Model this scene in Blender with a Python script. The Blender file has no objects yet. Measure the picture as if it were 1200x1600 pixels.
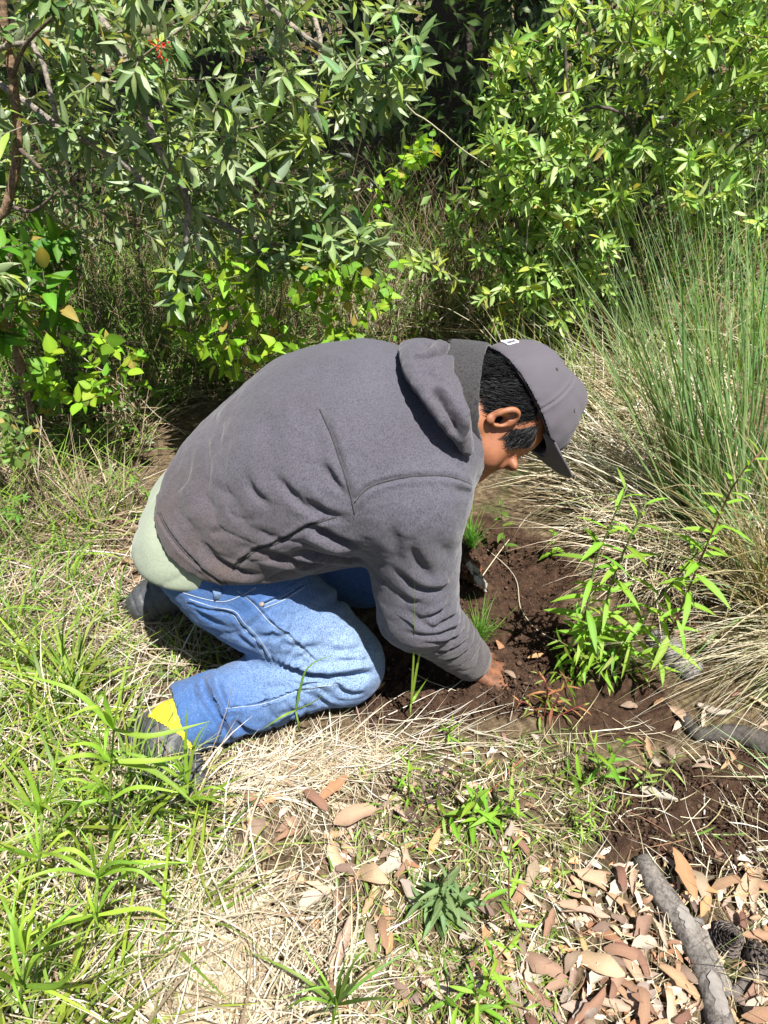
import bpy, bmesh, math, random
import numpy as np
from mathutils import Vector, Matrix
from mathutils.bvhtree import BVHTree

random.seed(11)
RNG = np.random.default_rng(11)
SC = bpy.context.scene
COL = SC.collection

# ------------------------------------------------------------------ camera
CAM_H, PITCH, FPX = 1.25, math.radians(38.0), 1150.0
cam_d = bpy.data.cameras.new('camera')
cam = bpy.data.objects.new('camera', cam_d)
COL.objects.link(cam)
cam.location = (0, 0, CAM_H)
cam.rotation_euler = (math.radians(90) - PITCH, 0, 0)
cam_d.sensor_fit = 'VERTICAL'
cam_d.sensor_height = 24.0
cam_d.lens = 24.0 * FPX / 1600.0
cam_d.clip_start = 0.02
cam_d.clip_end = 400
SC.camera = cam

# ------------------------------------------------------------------ light
SUN_DIR = Vector((0.20, -0.33, 0.92)).normalized()      # towards the sun
wd = bpy.data.worlds.new('World'); SC.world = wd; wd.use_nodes = True
nt = wd.node_tree; nt.nodes.clear()
w_out = nt.nodes.new('ShaderNodeOutputWorld'); w_bg = nt.nodes.new('ShaderNodeBackground')
w_sky = nt.nodes.new('ShaderNodeTexSky')
w_sky.sky_type = 'NISHITA'; w_sky.sun_disc = False
w_sky.sun_elevation = math.asin(SUN_DIR.z)
w_sky.sun_rotation = math.atan2(SUN_DIR.x, SUN_DIR.y)
w_bg.inputs['Strength'].default_value = 0.05
nt.links.new(w_sky.outputs[0], w_bg.inputs[0]); nt.links.new(w_bg.outputs[0], w_out.inputs[0])
sun_d = bpy.data.lights.new('sun', 'SUN')
sun_d.energy = 5.0; sun_d.angle = math.radians(0.5); sun_d.color = (1.0, 0.965, 0.90)
sun = bpy.data.objects.new('sun', sun_d); COL.objects.link(sun)
sun.rotation_euler = SUN_DIR.to_track_quat('Z', 'Y').to_euler()
SC.view_settings.view_transform = 'Standard'
SC.view_settings.look = 'None'
SC.view_settings.exposure = 1.24
SC.view_settings.gamma = 1.0
SC.view_settings.use_curve_mapping = False
SC.render.engine = 'CYCLES'
SC.cycles.use_denoising = True
SC.cycles.max_bounces = 8
SC.cycles.diffuse_bounces = 3
SC.cycles.transmission_bounces = 6
SC.cycles.transparent_max_bounces = 6
SC.cycles.caustics_reflective = False
SC.cycles.caustics_refractive = False

# ------------------------------------------------------------------ places
CP, SP = math.cos(PITCH), math.sin(PITCH)
def ray(u, v):
    """direction of the photograph's line of sight through a point of it"""
    a, b = (u - 600) / FPX, (800 - v) / FPX
    return np.array((a, CP + b * SP, -SP + b * CP))
def at(u, v, Y):
    d = ray(u, v); t = Y / d[1]
    return np.array((d[0] * t, Y, CAM_H + d[2] * t))
def gnd(u, v, z=0.0):
    d = ray(u, v); t = (z - CAM_H) / d[2]
    return np.array((d[0] * t, d[1] * t, z))
def to_px(p):
    p = np.asarray(p, float)
    dx, dy, dz = p[..., 0], p[..., 1], p[..., 2] - CAM_H
    dep = dy * CP - dz * SP
    up = dy * SP + dz * CP
    return 600 + FPX * dx / dep, 800 - FPX * up / dep, dep
def nrm(v):
    v = np.asarray(v, float)
    return v / (np.linalg.norm(v, axis=-1, keepdims=True) + 1e-12)

# ------------------------------------------------------------------ noise
def _h(ix, iy, iz, s):
    n = (ix * 374761393 + iy * 668265263 + iz * 2147483647 + s * 974634777) & 0xFFFFFFFF
    n = ((n ^ (n >> 13)) * 1274126177) & 0xFFFFFFFF
    return ((n ^ (n >> 16)) & 0xFFFFFF) / float(0xFFFFFF)
def vnoise(p, freq=1.0, seed=0):
    q = np.asarray(p, float) * freq
    if q.shape[-1] == 2:
        q = np.concatenate([q, np.zeros(q.shape[:-1] + (1,))], -1)
    i = np.floor(q).astype(np.int64); f = q - i; f = f * f * (3 - 2 * f)
    r = 0
    for dx in (0, 1):
        for dy in (0, 1):
            for dz in (0, 1):
                w = (f[..., 0] if dx else 1 - f[..., 0]) * (f[..., 1] if dy else 1 - f[..., 1]) * (f[..., 2] if dz else 1 - f[..., 2])
                r = r + w * _h(i[..., 0] + dx, i[..., 1] + dy, i[..., 2] + dz, seed)
    return r * 2 - 1
def fbm(p, freq, octv=4, seed=0, gain=0.5):
    a, r = 1.0, 0
    for k in range(octv):
        r = r + a * vnoise(p, freq * 2 ** k, seed + k); a *= gain
    return r

# ------------------------------------------------------------------ objects
def mesh_from(name, verts, faces, smooth=True, cols=None, attrs=None, mats=None, fmat=None):
    """faces: (n,3) or (n,4) array, or list of such arrays / python lists"""
    me = bpy.data.meshes.new(name)
    verts = np.ascontiguousarray(verts, dtype=np.float32)
    if isinstance(faces, np.ndarray):
        faces = [faces]
    if len(faces) and isinstance(faces[0], np.ndarray):
        loops = np.concatenate([f.ravel() for f in faces]).astype(np.int32)
        tot = np.concatenate([np.full(len(f), f.shape[1], np.int32) for f in faces])
    else:
        loops = np.array([i for f in faces for i in f], np.int32)
        tot = np.array([len(f) for f in faces], np.int32)
    start = np.concatenate([[0], np.cumsum(tot)[:-1]]).astype(np.int32)
    me.vertices.add(len(verts)); me.vertices.foreach_set('co', verts.ravel())
    me.loops.add(len(loops)); me.loops.foreach_set('vertex_index', loops)
    me.polygons.add(len(tot)); me.polygons.foreach_set('loop_start', start)
    if smooth:
        me.polygons.foreach_set('use_smooth', np.ones(len(tot), bool))
    if mats:
        for m in mats: me.materials.append(m)
    if fmat is not None:
        me.polygons.foreach_set('material_index', np.asarray(fmat, np.int32))
    me.update(calc_edges=True)
    if cols is not None:
        a = me.color_attributes.new('Col', 'FLOAT_COLOR', 'POINT')
        c = np.ones((len(verts), 4), np.float32); c[:, :cols.shape[1]] = cols
        a.data.foreach_set('color', c.ravel())
    if attrs:
        for k, v in attrs.items():
            a = me.attributes.new(k, 'FLOAT', 'POINT')
            a.data.foreach_set('value', np.ascontiguousarray(v, np.float32))
    me.validate()
    return me
def link(name, me, parent=None, mat=None):
    o = bpy.data.objects.new(name, me); COL.objects.link(o)
    if parent is not None: o.parent = parent
    if mat is not None and me is not None and len(me.materials) == 0: me.materials.append(mat)
    return o
def tag(o, label=None, cat=None, group=None, kind=None):
    if label: o['label'] = label
    if cat: o['category'] = cat
    if group: o['group'] = group
    if kind: o['kind'] = kind
    return o
def empty(name, loc, label=None, cat=None, group=None):
    o = bpy.data.objects.new(name, None); COL.objects.link(o)
    o.empty_display_size = 0.05
    o.location = loc
    return tag(o, label, cat, group)

class MB:
    """collects pieces (verts, faces, colours) into one mesh"""
    def __init__(s): s.v, s.f3, s.f4, s.c, s.n = [], [], [], [], 0
    def add(s, v, f, c=None):
        v = np.asarray(v, float); f = np.asarray(f, np.int64) + s.n
        (s.f3 if f.shape[1] == 3 else s.f4).append(f)
        s.v.append(v); s.n += len(v)
        if c is None: c = (1, 1, 1)
        c = np.asarray(c, float)
        s.c.append(np.broadcast_to(c, (len(v), 3)) if c.ndim == 1 else c)
    def mesh(s, name, smooth=True):
        fs = []
        if s.f3: fs.append(np.concatenate(s.f3))
        if s.f4: fs.append(np.concatenate(s.f4))
        return mesh_from(name, np.concatenate(s.v), fs, smooth, np.concatenate(s.c))
    def build(s, name, mat=None, parent=None, smooth=True):
        return link(name, s.mesh(name, smooth), parent, mat)

def frames(pts):
    pts = np.asarray(pts, float)
    t = np.gradient(pts, axis=0); t = nrm(t)
    ref = np.array((0, 0, 1.0)) if abs(t[0][2]) < 0.9 else np.array((1.0, 0, 0))
    n0 = nrm(np.cross(t[0], ref)); N = [n0]
    for k in range(1, len(pts)):
        n = N[-1] - t[k] * np.dot(N[-1], t[k]); N.append(nrm(n))
    N = np.array(N); B = np.cross(t, N)
    return t, N, B
def tube(pts, rad, sides=6, cap=True):
    pts = np.asarray(pts, float); n = len(pts)
    rad = np.broadcast_to(np.asarray(rad, float), (n,))
    t, N, B = frames(pts)
    a = np.arange(sides) * 2 * math.pi / sides
    ring = N[:, None] * np.cos(a)[None, :, None] + B[:, None] * np.sin(a)[None, :, None]
    v = (pts[:, None] + ring * rad[:, None, None]).reshape(-1, 3)
    i = np.arange(n - 1)[:, None] * sides; j = np.arange(sides)[None]; j2 = (j + 1) % sides
    f = np.stack([i + j, i + j2, i + sides + j2, i + sides + j], -1).reshape(-1, 4)
    if cap:
        v = np.concatenate([v, pts[:1], pts[-1:]]); c0, c1 = n * sides, n * sides + 1
        jj = np.arange(sides); k2 = (jj + 1) % sides
        e = np.concatenate([np.stack([np.full(sides, c0), k2, jj, jj * 0 + c0], -1),
                            np.stack([np.full(sides, c1), (n - 1) * sides + jj, (n - 1) * sides + k2, jj * 0 + c1], -1)])
        e3 = e[:, :3]
        return v, f, e3
    return v, f, None
def add_tube(mb, pts, rad, sides=6, c=None, cap=True):
    v, f, e = tube(pts, rad, sides, cap)
    n0 = mb.n
    mb.add(v, f, c)
    if e is not None: mb.f3.append(e + n0)
def spline(pts, n):
    """Catmull-Rom through the points, n samples"""
    p = np.asarray(pts, float)
    if len(p) == 2:
        t = np.linspace(0, 1, n)[:, None]; return p[0] * (1 - t) + p[1] * t
    P = np.concatenate([[2 * p[0] - p[1]], p, [2 * p[-1] - p[-2]]])
    L = np.concatenate([[0], np.cumsum(np.linalg.norm(np.diff(p, axis=0), axis=1))])
    s = np.linspace(0, L[-1], n); k = np.clip(np.searchsorted(L, s, side='right') - 1, 0, len(p) - 2)
    t = ((s - L[k]) / np.maximum(L[k + 1] - L[k], 1e-9))[:, None]
    a, b, c, d = P[k], P[k + 1], P[k + 2], P[k + 3]
    return 0.5 * ((2 * b) + (-a + c) * t + (2 * a - 5 * b + 4 * c - d) * t * t + (-a + 3 * b - 3 * c + d) * t ** 3)

# ------------------------------------------------------------------ materials
class NT:
    def __init__(s, name):
        s.m = bpy.data.materials.new(name); s.m.use_nodes = True
        s.t = s.m.node_tree; s.t.nodes.clear()
        s.out = s.t.nodes.new('ShaderNodeOutputMaterial')
    def n(s, typ, **kw):
        x = s.t.nodes.new(typ)
        for k, v in kw.items():
            if k[0] == '_': x.inputs[k[1:]].default_value = v
            else: setattr(x, k, v)
        return x
    def l(s, a, b): s.t.links.new(a, b)
    def coord(s, which='Object'): return s.n('ShaderNodeTexCoord').outputs[which]
    def noise(s, vec, scale, detail=4, rough=0.6, dist=0.0):
        x = s.n('ShaderNodeTexNoise'); x.inputs['Scale'].default_value = scale
        x.inputs['Detail'].default_value = detail; x.inputs['Roughness'].default_value = rough
        x.inputs['Distortion'].default_value = dist
        if vec is not None: s.l(vec, x.inputs['Vector'])
        return x.outputs['Fac']
    def ramp(s, fac, stops):
        x = s.n('ShaderNodeValToRGB'); e = x.color_ramp.elements
        while len(e) < len(stops): e.new(0.5)
        for k, (p, c) in enumerate(stops):
            e[k].position = p; e[k].color = tuple(c) + (1,) if len(c) == 3 else c
        s.l(fac, x.inputs['Fac']); return x.outputs['Color']
    def mix(s, a, b, fac, mode='MIX'):
        x = s.n('ShaderNodeMix', data_type='RGBA', blend_type=mode)
        for sock, val in ((x.inputs[0], fac), (x.inputs[6], a), (x.inputs[7], b)):
            if hasattr(val, 'is_linked') or hasattr(val, 'links'): s.l(val, sock)
            elif isinstance(val, (int, float)): sock.default_value = val
            else: sock.default_value = tuple(val) + (1,)
        return x.outputs[2]
    def math(s, op, a, b=0.0):
        x = s.n('ShaderNodeMath', operation=op)
        for sock, val in ((x.inputs[0], a), (x.inputs[1], b)):
            if isinstance(val, (int, float)): sock.default_value = val
            else: s.l(val, sock)
        return x.outputs[0]
    def bump(s, h, strength=0.3, dist=0.01, prev=None):
        x = s.n('ShaderNodeBump'); x.inputs['Strength'].default_value = strength
        x.inputs['Distance'].default_value = dist; s.l(h, x.inputs['Height'])
        if prev is not None: s.l(prev, x.inputs['Normal'])
        return x.outputs['Normal']
    def bsdf(s, color, rough=0.7, spec=0.4, normal=None, sheen=0.0, sss=0.0):
        b = s.n('ShaderNodeBsdfPrincipled')
        if hasattr(color, 'links'): s.l(color, b.inputs['Base Color'])
        else: b.inputs['Base Color'].default_value = tuple(color) + (1,)
        if isinstance(rough, (int, float)): b.inputs['Roughness'].default_value = rough
        else: s.l(rough, b.inputs['Roughness'])
        b.inputs['Specular IOR Level'].default_value = spec
        if sheen: b.inputs['Sheen Weight'].default_value = sheen; b.inputs['Sheen Roughness'].default_value = 0.5
        if sss:
            b.inputs['Subsurface Weight'].default_value = sss
            b.inputs['Subsurface Radius'].default_value = (0.01, 0.004, 0.002)
            b.inputs['Subsurface Scale'].default_value = 0.6
        if normal is not None: s.l(normal, b.inputs['Normal'])
        return b
    def done(s, shader):
        s.l(shader if not hasattr(shader, 'outputs') else shader.outputs[0], s.out.inputs['Surface']); return s.m

def vcol(m):
    x = m.n('ShaderNodeAttribute', attribute_name='Col'); return x.outputs['Color']
# ------------------------------------------------------------------ solid shapes for the figure: distance fields
class Field:
    def __init__(s, lo, hi, h):
        s.lo = np.array(lo, float); s.h = h
        s.n = np.ceil((np.array(hi) - s.lo) / h).astype(int) + 1
        s.F = np.full(s.n, 0.3, np.float32)
    def sub(s, lo, hi):
        a = np.clip(np.floor((np.array(lo) - s.lo) / s.h).astype(int), 0, s.n)
        b = np.clip(np.ceil((np.array(hi) - s.lo) / s.h).astype(int) + 1, 0, s.n)
        sl = tuple(slice(int(x), int(y)) for x, y in zip(a, b))
        ax = [s.lo[k] + s.h * np.arange(a[k], b[k]) for k in range(3)]
        P = np.stack(np.meshgrid(*ax, indexing='ij'), -1)
        return sl, P
    @staticmethod
    def smin(a, b, k):
        if k <= 0: return np.minimum(a, b)
        h = np.clip(0.5 + 0.5 * (b - a) / k, 0, 1)
        return b * (1 - h) + a * h - k * h * (1 - h)
    def rc(s, a, b, ra, rb, k=0.02, flat=None, carve=False):
        a, b = np.array(a, float), np.array(b, float)
        fl = flat[1] if flat else 1.0
        R = max(ra, rb) * max(1, fl) + 0.05 + k
        sl, P = s.sub(np.minimum(a, b) - R, np.maximum(a, b) + R)
        q = P - a
        if flat:
            ax = nrm(flat[0]); ba = b - a
            q = q + (q @ ax)[..., None] * ax * (1 / fl - 1)
            ba = ba + (ba @ ax) * ax * (1 / fl - 1)
        else: ba = b - a
        t = np.clip((q @ ba) / (ba @ ba + 1e-12), 0, 1)
        d = np.linalg.norm(q - t[..., None] * ba, axis=-1) - (ra + (rb - ra) * t)
        s.F[sl] = -s.smin(-s.F[sl], d, k) if carve else s.smin(s.F[sl], d, k)
    def el(s, c, R, r, k=0.02, carve=False):
        c = np.array(c, float); R = np.array(R, float); r = np.array(r, float)
        M = r.max() + 0.05 + k
        sl, P = s.sub(c - M, c + M)
        q = (P - c) @ R.T
        k0 = np.linalg.norm(q / r, axis=-1); k1 = np.linalg.norm(q / r ** 2, axis=-1)
        d = k0 * (k0 - 1) / np.maximum(k1, 1e-9)
        s.F[sl] = -s.smin(-s.F[sl], d, k) if carve else s.smin(s.F[sl], d, k)
    def cut(s, p, n, k=0.0):
        """keep the side the normal points to"""
        n = nrm(n)
        sl, P = s.sub(s.lo, s.lo + s.h * (s.n - 1))
        d = -((P - np.array(p)) @ n)
        s.F[sl] = -s.smin(-s.F[sl], -d, k)
    def mesh(s):
        F = s.F; n = np.array(F.shape)
        ins = F < 0
        c = np.zeros(n - 1, np.int8)
        for dx in (0, 1):
            for dy in (0, 1):
                for dz in (0, 1):
                    c += ins[dx:n[0] - 1 + dx, dy:n[1] - 1 + dy, dz:n[2] - 1 + dz]
        act = (c > 0) & (c < 8)
        idx = -np.ones(act.shape, np.int64); I = np.argwhere(act); idx[act] = np.arange(len(I))
        pos = np.zeros((len(I), 3)); cnt = np.zeros(len(I))
        offs = [(0, 0, 0), (1, 0, 0), (0, 1, 0), (1, 1, 0), (0, 0, 1), (1, 0, 1), (0, 1, 1), (1, 1, 1)]
        val = [F[I[:, 0] + o[0], I[:, 1] + o[1], I[:, 2] + o[2]] for o in offs]
        for a in range(8):
            for b in range(a + 1, 8):
                if sum(x != y for x, y in zip(offs[a], offs[b])) != 1: continue
                m = (val[a] < 0) != (val[b] < 0)
                t = np.where(m, val[a] / np.where(m, val[a] - val[b], 1), 0)
                p = np.array(offs[a]) + t[:, None] * (np.array(offs[b]) - np.array(offs[a]))
                pos += np.where(m[:, None], p, 0); cnt += m
        V = s.lo + s.h * (I + pos / cnt[:, None])
        faces = []
        for ax in range(3):
            a1, a2 = (ax + 1) % 3, (ax + 2) % 3
            sl0 = [slice(None)] * 3; sl1 = [slice(None)] * 3
            sl0[ax] = slice(0, -1); sl1[ax] = slice(1, None)
            A, B = ins[tuple(sl0)], ins[tuple(sl1)]
            for flip, M in ((False, A & ~B), (True, ~A & B)):
                E = np.argwhere(M)
                E = E[(E[:, a1] > 0) & (E[:, a2] > 0) & (E[:, a1] < n[a1] - 1) & (E[:, a2] < n[a2] - 1)]
                if not len(E): continue
                q = []
                for d1, d2 in ((-1, -1), (0, -1), (0, 0), (-1, 0)):
                    e = E.copy(); e[:, a1] += d1; e[:, a2] += d2
                    q.append(idx[e[:, 0], e[:, 1], e[:, 2]])
                q = np.stack(q, -1)
                faces.append(q[:, ::-1] if flip else q)
        return V, np.concatenate(faces)

class Surf:
    """a quad surface that can be smoothed, refined and creased"""
    def __init__(s, V, Fq): s.V, s.F = np.asarray(V, float), np.asarray(Fq)
    def edges(s):
        e = np.concatenate([s.F[:, [0, 1]], s.F[:, [1, 2]], s.F[:, [2, 3]], s.F[:, [3, 0]]]); return e
    def smooth(s, it=2, lam=0.5):
        e = s.edges()
        for _ in range(it):
            acc = np.zeros_like(s.V); c = np.zeros(len(s.V))
            np.add.at(acc, e[:, 0], s.V[e[:, 1]]); np.add.at(acc, e[:, 1], s.V[e[:, 0]])
            np.add.at(c, e[:, 0], 1); np.add.at(c, e[:, 1], 1)
            s.V = s.V + lam * (acc / np.maximum(c, 1)[:, None] - s.V)
        return s
    def refine(s):
        n = len(s.V); e = np.sort(s.edges(), axis=1)
        key = e[:, 0] * n + e[:, 1]; u, inv = np.unique(key, return_inverse=True)
        ev = np.stack([u // n, u % n], -1)
        em = s.V[ev].mean(1); fm = s.V[s.F].mean(1)
        m = len(s.F); inv = inv.reshape(4, m)
        E = n + inv; C = n + len(u) + np.arange(m)
        # smoother edge points: pull towards the face centres
        acc = np.zeros((len(u), 3)); c = np.zeros(len(u))
        for k in range(4): np.add.at(acc, inv[k], fm); np.add.at(c, inv[k], 1)
        em = 0.5 * em + 0.5 * acc / np.maximum(c, 1)[:, None]
        f = s.F
        q = np.concatenate([np.stack([f[:, k], E[k], C, E[(k + 3) % 4]], -1) for k in range(4)])
        s.V = np.concatenate([s.V, em, fm]); s.F = q
        return s
    def normals(s):
        a = s.V[s.F[:, 2]] - s.V[s.F[:, 0]]; b = s.V[s.F[:, 3]] - s.V[s.F[:, 1]]
        fn = np.cross(a, b); N = np.zeros_like(s.V)
        for k in range(4): np.add.at(N, s.F[:, k], fn)
        return nrm(N)
    def bvh(s): return BVHTree.FromPolygons([tuple(v) for v in s.V], [tuple(int(i) for i in f) for f in s.F])
    def pick(s, pts, bv=None, n=None):
        """points of the surface met by the lines of sight through the photograph's points"""
        bv = bv or s.bvh(); out = []
        P = np.asarray(pts, float)
        P = spline(np.c_[P, np.zeros(len(P))], n)[:, :2] if n else P
        for u, v in P:
            hit = bv.ray_cast(Vector((0, 0, CAM_H)), Vector(ray(u, v)).normalized())
            if hit[0] is not None: out.append(np.array(hit[0]))
        return np.array(out)
    def crease(s, line, w, depth, bulge=0.7, side=1, taper=0.25):
        """a valley along the line with a soft roll of cloth beside it"""
        if len(line) < 3: return
        line = spline(line, max(8, len(line)))
        lo, hi = line.min(0) - 5 * w, line.max(0) + 5 * w
        sel = np.where(((s.V > lo) & (s.V < hi)).all(1))[0]
        if not len(sel): return
        P = s.V[sel]; N = s._N[sel]
        best = np.full(len(P), 9.0); par = np.zeros(len(P)); sg = np.zeros(len(P))
        m = len(line) - 1
        for k in range(m):
            a, b = line[k], line[k + 1]; ab = b - a
            t = np.clip(((P - a) @ ab) / (ab @ ab + 1e-12), 0, 1)
            q = P - a - t[:, None] * ab; d = np.linalg.norm(q, axis=1)
            u = d < best
            best[u] = d[u]; par[u] = (k + t[u]) / m
            sg[u] = np.sign(np.einsum('ij,ij->i', np.cross(ab, q[u]), N[u]))
        tp = np.clip(np.minimum(par, 1 - par) / max(taper, 1e-6), 0, 1); tp = tp * tp * (3 - 2 * tp)
        x = best * sg * side
        disp = -np.exp(-(x / w) ** 2) + bulge * np.exp(-((x - 2.0 * w) / (1.5 * w)) ** 2) + 0.35 * bulge * np.exp(-((x + 2.2 * w) / (1.5 * w)) ** 2)
        s.V[sel] += N * (disp * tp * depth)[:, None]
    def prep(s): s._N = s.normals(); return s
# ------------------------------------------------------------------ materials of the figure
def make_cloth(name, base, dark, fleck, scale=1.0, dirt=None, rough=0.95):
    m = NT(name); co = m.coord()
    big = m.noise(co, 5 * scale, 5, 0.6)
    mp = m.n('ShaderNodeMapping'); mp.inputs['Scale'].default_value = (1.0, 1.0, 0.32); m.l(co, mp.inputs['Vector'])
    fine = m.noise(mp.outputs[0], 760 * scale, 2, 0.75)
    mid = m.noise(mp.outputs[0], 380 * scale, 4, 0.75)
    c = m.mix(base, dark, m.ramp(big, [(0.35, (0, 0, 0)), (0.7, (1, 1, 1))]))
    if dirt:
        x = m.n('ShaderNodeAttribute', attribute_name='dirt').outputs['Fac']
        c = m.mix(c, dirt, m.math('MULTIPLY', x, m.ramp(m.noise(co, 11, 5, 0.65), [(0.3, (0.45,) * 3), (0.65, (1,) * 3)])))
    c = m.mix(c, fleck, m.ramp(m.mix(fine, mid, 0.6), [(0.46, (0, 0, 0)), (0.62, (0.72,) * 3)]))
    nb = m.bump(m.noise(co, 700 * scale, 2, 0.6), 0.35, 0.002)
    nb = m.bump(m.noise(co, 40, 4, 0.6), 0.30, 0.006, nb)
    return m.done(m.bsdf(c, rough, 0.2, nb, sheen=0.15))
def make_denim():
    m = NT('faded_denim'); co = m.coord()
    fade = m.n('ShaderNodeAttribute', attribute_name='fade').outputs['Fac']
    fine = m.noise(co, 520, 2, 0.7); mid = m.noise(co, 130, 3, 0.7); big = m.noise(co, 9, 5, 0.65)
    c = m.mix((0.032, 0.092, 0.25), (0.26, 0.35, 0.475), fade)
    c = m.mix(c, (0.27, 0.35, 0.46), m.ramp(big, [(0.5, (0, 0, 0)), (0.8, (0.22,) * 3)]))
    c = m.mix(c, (0.030, 0.072, 0.19), m.ramp(fine, [(0.45, (0, 0, 0)), (0.60, (0.75,) * 3)]))
    c = m.mix(c, (0.030, 0.072, 0.19), m.ramp(mid, [(0.50, (0, 0, 0)), (0.70, (0.45,) * 3)]))
    c = m.mix(c, (0.40, 0.47, 0.55), m.ramp(m.noise(co, 330, 2, 0.6), [(0.60, (0, 0, 0)), (0.74, (0.25,) * 3)]))
    mud = m.n('ShaderNodeAttribute', attribute_name='dirt').outputs['Fac']
    c = m.mix(c, (0.16, 0.12, 0.09), m.math('MULTIPLY', mud, m.ramp(m.noise(co, 30, 4, 0.6), [(0.3, (0.2,) * 3), (0.7, (0.85,) * 3)])))
    nb = m.bump(m.noise(co, 600, 2, 0.6), 0.35, 0.002)
    nb = m.bump(m.noise(co, 45, 4, 0.6), 0.25, 0.006, nb)
    return m.done(m.bsdf(c, 0.85, 0.25, nb, sheen=0.1))
def make_skin():
    m = NT('tanned_skin'); co = m.coord()
    c = m.mix((0.29, 0.120, 0.060), (0.19, 0.070, 0.036), m.ramp(m.noise(co, 26, 4, 0.6), [(0.35, (0,) * 3), (0.75, (1,) * 3)]))
    c = m.mix(c, (0.09, 0.035, 0.02), m.ramp(m.noise(co, 160, 2, 0.5), [(0.7, (0,) * 3), (0.78, (0.6,) * 3)]))
    sx = m.n('ShaderNodeSeparateXYZ'); m.l(co, sx.inputs[0])
    low = m.ramp(sx.outputs['Z'], [(0.03, (1, 1, 1)), (0.09, (0, 0, 0))])          # earth rubbed into the hand
    c = m.mix(c, (0.075, 0.042, 0.027), m.math('MULTIPLY', low, m.ramp(m.noise(co, 70, 5, .7), [(0.35, (0.15,) * 3), (0.62, (0.95,) * 3)])))
    nb = m.bump(m.noise(co, 420, 3, 0.6), 0.18, 0.002)
    return m.done(m.bsdf(c, 0.55, 0.35, nb, sss=0.08))
def plain(name, col, rough=0.7, spec=0.4, var=0.35, scale=30, bump=0.2, bscale=80):
    m = NT(name); co = m.coord()
    d = tuple(x * (1 - var) for x in col); l = tuple(min(1, x * (1 + var)) for x in col)
    c = m.ramp(m.noise(co, scale, 5, 0.65), [(0.3, d), (0.7, l)])
    return m.done(m.bsdf(c, rough, spec, m.bump(m.noise(co, bscale, 4, 0.6), bump, 0.003)))

M_HOOD = make_cloth('charcoal_fleece', (0.092, 0.089, 0.112), (0.072, 0.068, 0.082), (0.020, 0.019, 0.026), dirt=(0.080, 0.054, 0.038))
M_RIB = make_cloth('dark_knit', (0.052, 0.050, 0.052), (0.036, 0.034, 0.036), (0.012, 0.012, 0.012), 0.6)
M_SHIRT = make_cloth('pale_green_cotton', (0.27, 0.305, 0.225), (0.23, 0.265, 0.195), (0.19, 0.215, 0.165))
M_DENIM = make_denim()
M_SKIN = make_skin()
M_THREAD = plain('pale_thread', (0.30, 0.34, 0.38), 0.8, 0.2)
M_RIVET = plain('copper_rivet', (0.20, 0.16, 0.13), 0.5, 0.4)
M_BOOT = plain('dark_grey_leather', (0.055, 0.057, 0.062), 0.5, 0.4, 0.4, 60, 0.5, 120)
M_SOLE = plain('black_rubber', (0.035, 0.035, 0.037), 0.7, 0.4)
M_YELLOW = plain('yellow_webbing', (0.60, 0.52, 0.035), 0.85, 0.2, 0.3, 60, 1.0, 260)
M_HAIR = plain('black_hair', (0.007, 0.007, 0.008), 0.6, 0.22, 0.5, 200, 0.2, 300)
M_LIP = plain('lip_skin', (0.22, 0.07, 0.045), 0.45, 0.4)
M_WHITE = plain('white_embroidery', (0.75, 0.75, 0.78), 0.8, 0.2, 0.1, 200, 0.5, 500)
def make_cap():
    m = NT('grey_cap_twill'); co = m.coord()
    w = m.n('ShaderNodeTexWave'); w.inputs['Scale'].default_value = 150; w.inputs['Distortion'].default_value = 0.6
    mp = m.n('ShaderNodeMapping'); mp.inputs['Rotation'].default_value = (0.5, 0.9, 0.3)
    m.l(co, mp.inputs['Vector']); m.l(mp.outputs[0], w.inputs['Vector'])
    c = m.mix((0.084, 0.075, 0.090), (0.118, 0.106, 0.124), m.noise(co, 14, 5, 0.6))
    c = m.mix(c, (0.050, 0.046, 0.052), m.math('MULTIPLY', w.outputs['Fac'], 0.45))
    nb = m.bump(w.outputs['Fac'], 0.35, 0.0015)
    return m.done(m.bsdf(c, 0.9, 0.25, nb, sheen=0.1))
M_CAP = make_cap()
# ------------------------------------------------------------------ the kneeling man
BASE = np.array((-0.15, 1.12, 0.0))
man = None
YM = 1.14
HIP_R, HIP_L = np.array((-0.290, 1.050, 0.275)), np.array((-0.300, 1.22, 0.265))
KN_R, KN_L = np.array((-0.085, 1.000, 0.074)), np.array((-0.045, 1.27, 0.075))
AN_R, AN_L = np.array((-0.340, 0.892, 0.068)), np.array((-0.44, 1.235, 0.08))
SH_R, SH_L = np.array((0.045, 0.985, 0.505)), np.array((0.045, 1.30, 0.50))
EL_R, EL_L = np.array((0.062, 0.965, 0.265)), np.array((0.06, 1.29, 0.26))
WR_R, WR_L = np.array((0.186, 1.025, 0.052)), np.array((0.105, 1.20, 0.045))
SPINE = np.array([(-0.366, YM, 0.308), (-0.302, YM, 0.356), (-0.208, YM, 0.432), (-0.118, YM, 0.503),
                  (-0.02, YM, 0.525), (0.055, YM, 0.53), (0.098, YM, 0.545)])
SRAD = [0.140, 0.138, 0.140, 0.148, 0.142, 0.115, 0.064]
SFLT = [1.22, 1.22, 1.25, 1.32, 1.38, 1.35, 1.1]
HF = nrm((0.05, -0.36, -0.93)); HC = np.array((0.95, 0.29, -0.04)); HC = nrm(HC - HF * (HC @ HF)); HR = np.cross(HF, HC)
HM = np.array([HR, HF, HC])                       # rows: right, forward, up of the head
EAR = at(785, 655, 1.065)
HO = EAR - 0.078 * HR + 0.012 * HC + 0.006 * HF
def hd(x, f, c): return HO + x * HR + f * HF + c * HC
YAX = (0, 1, 0)

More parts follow.
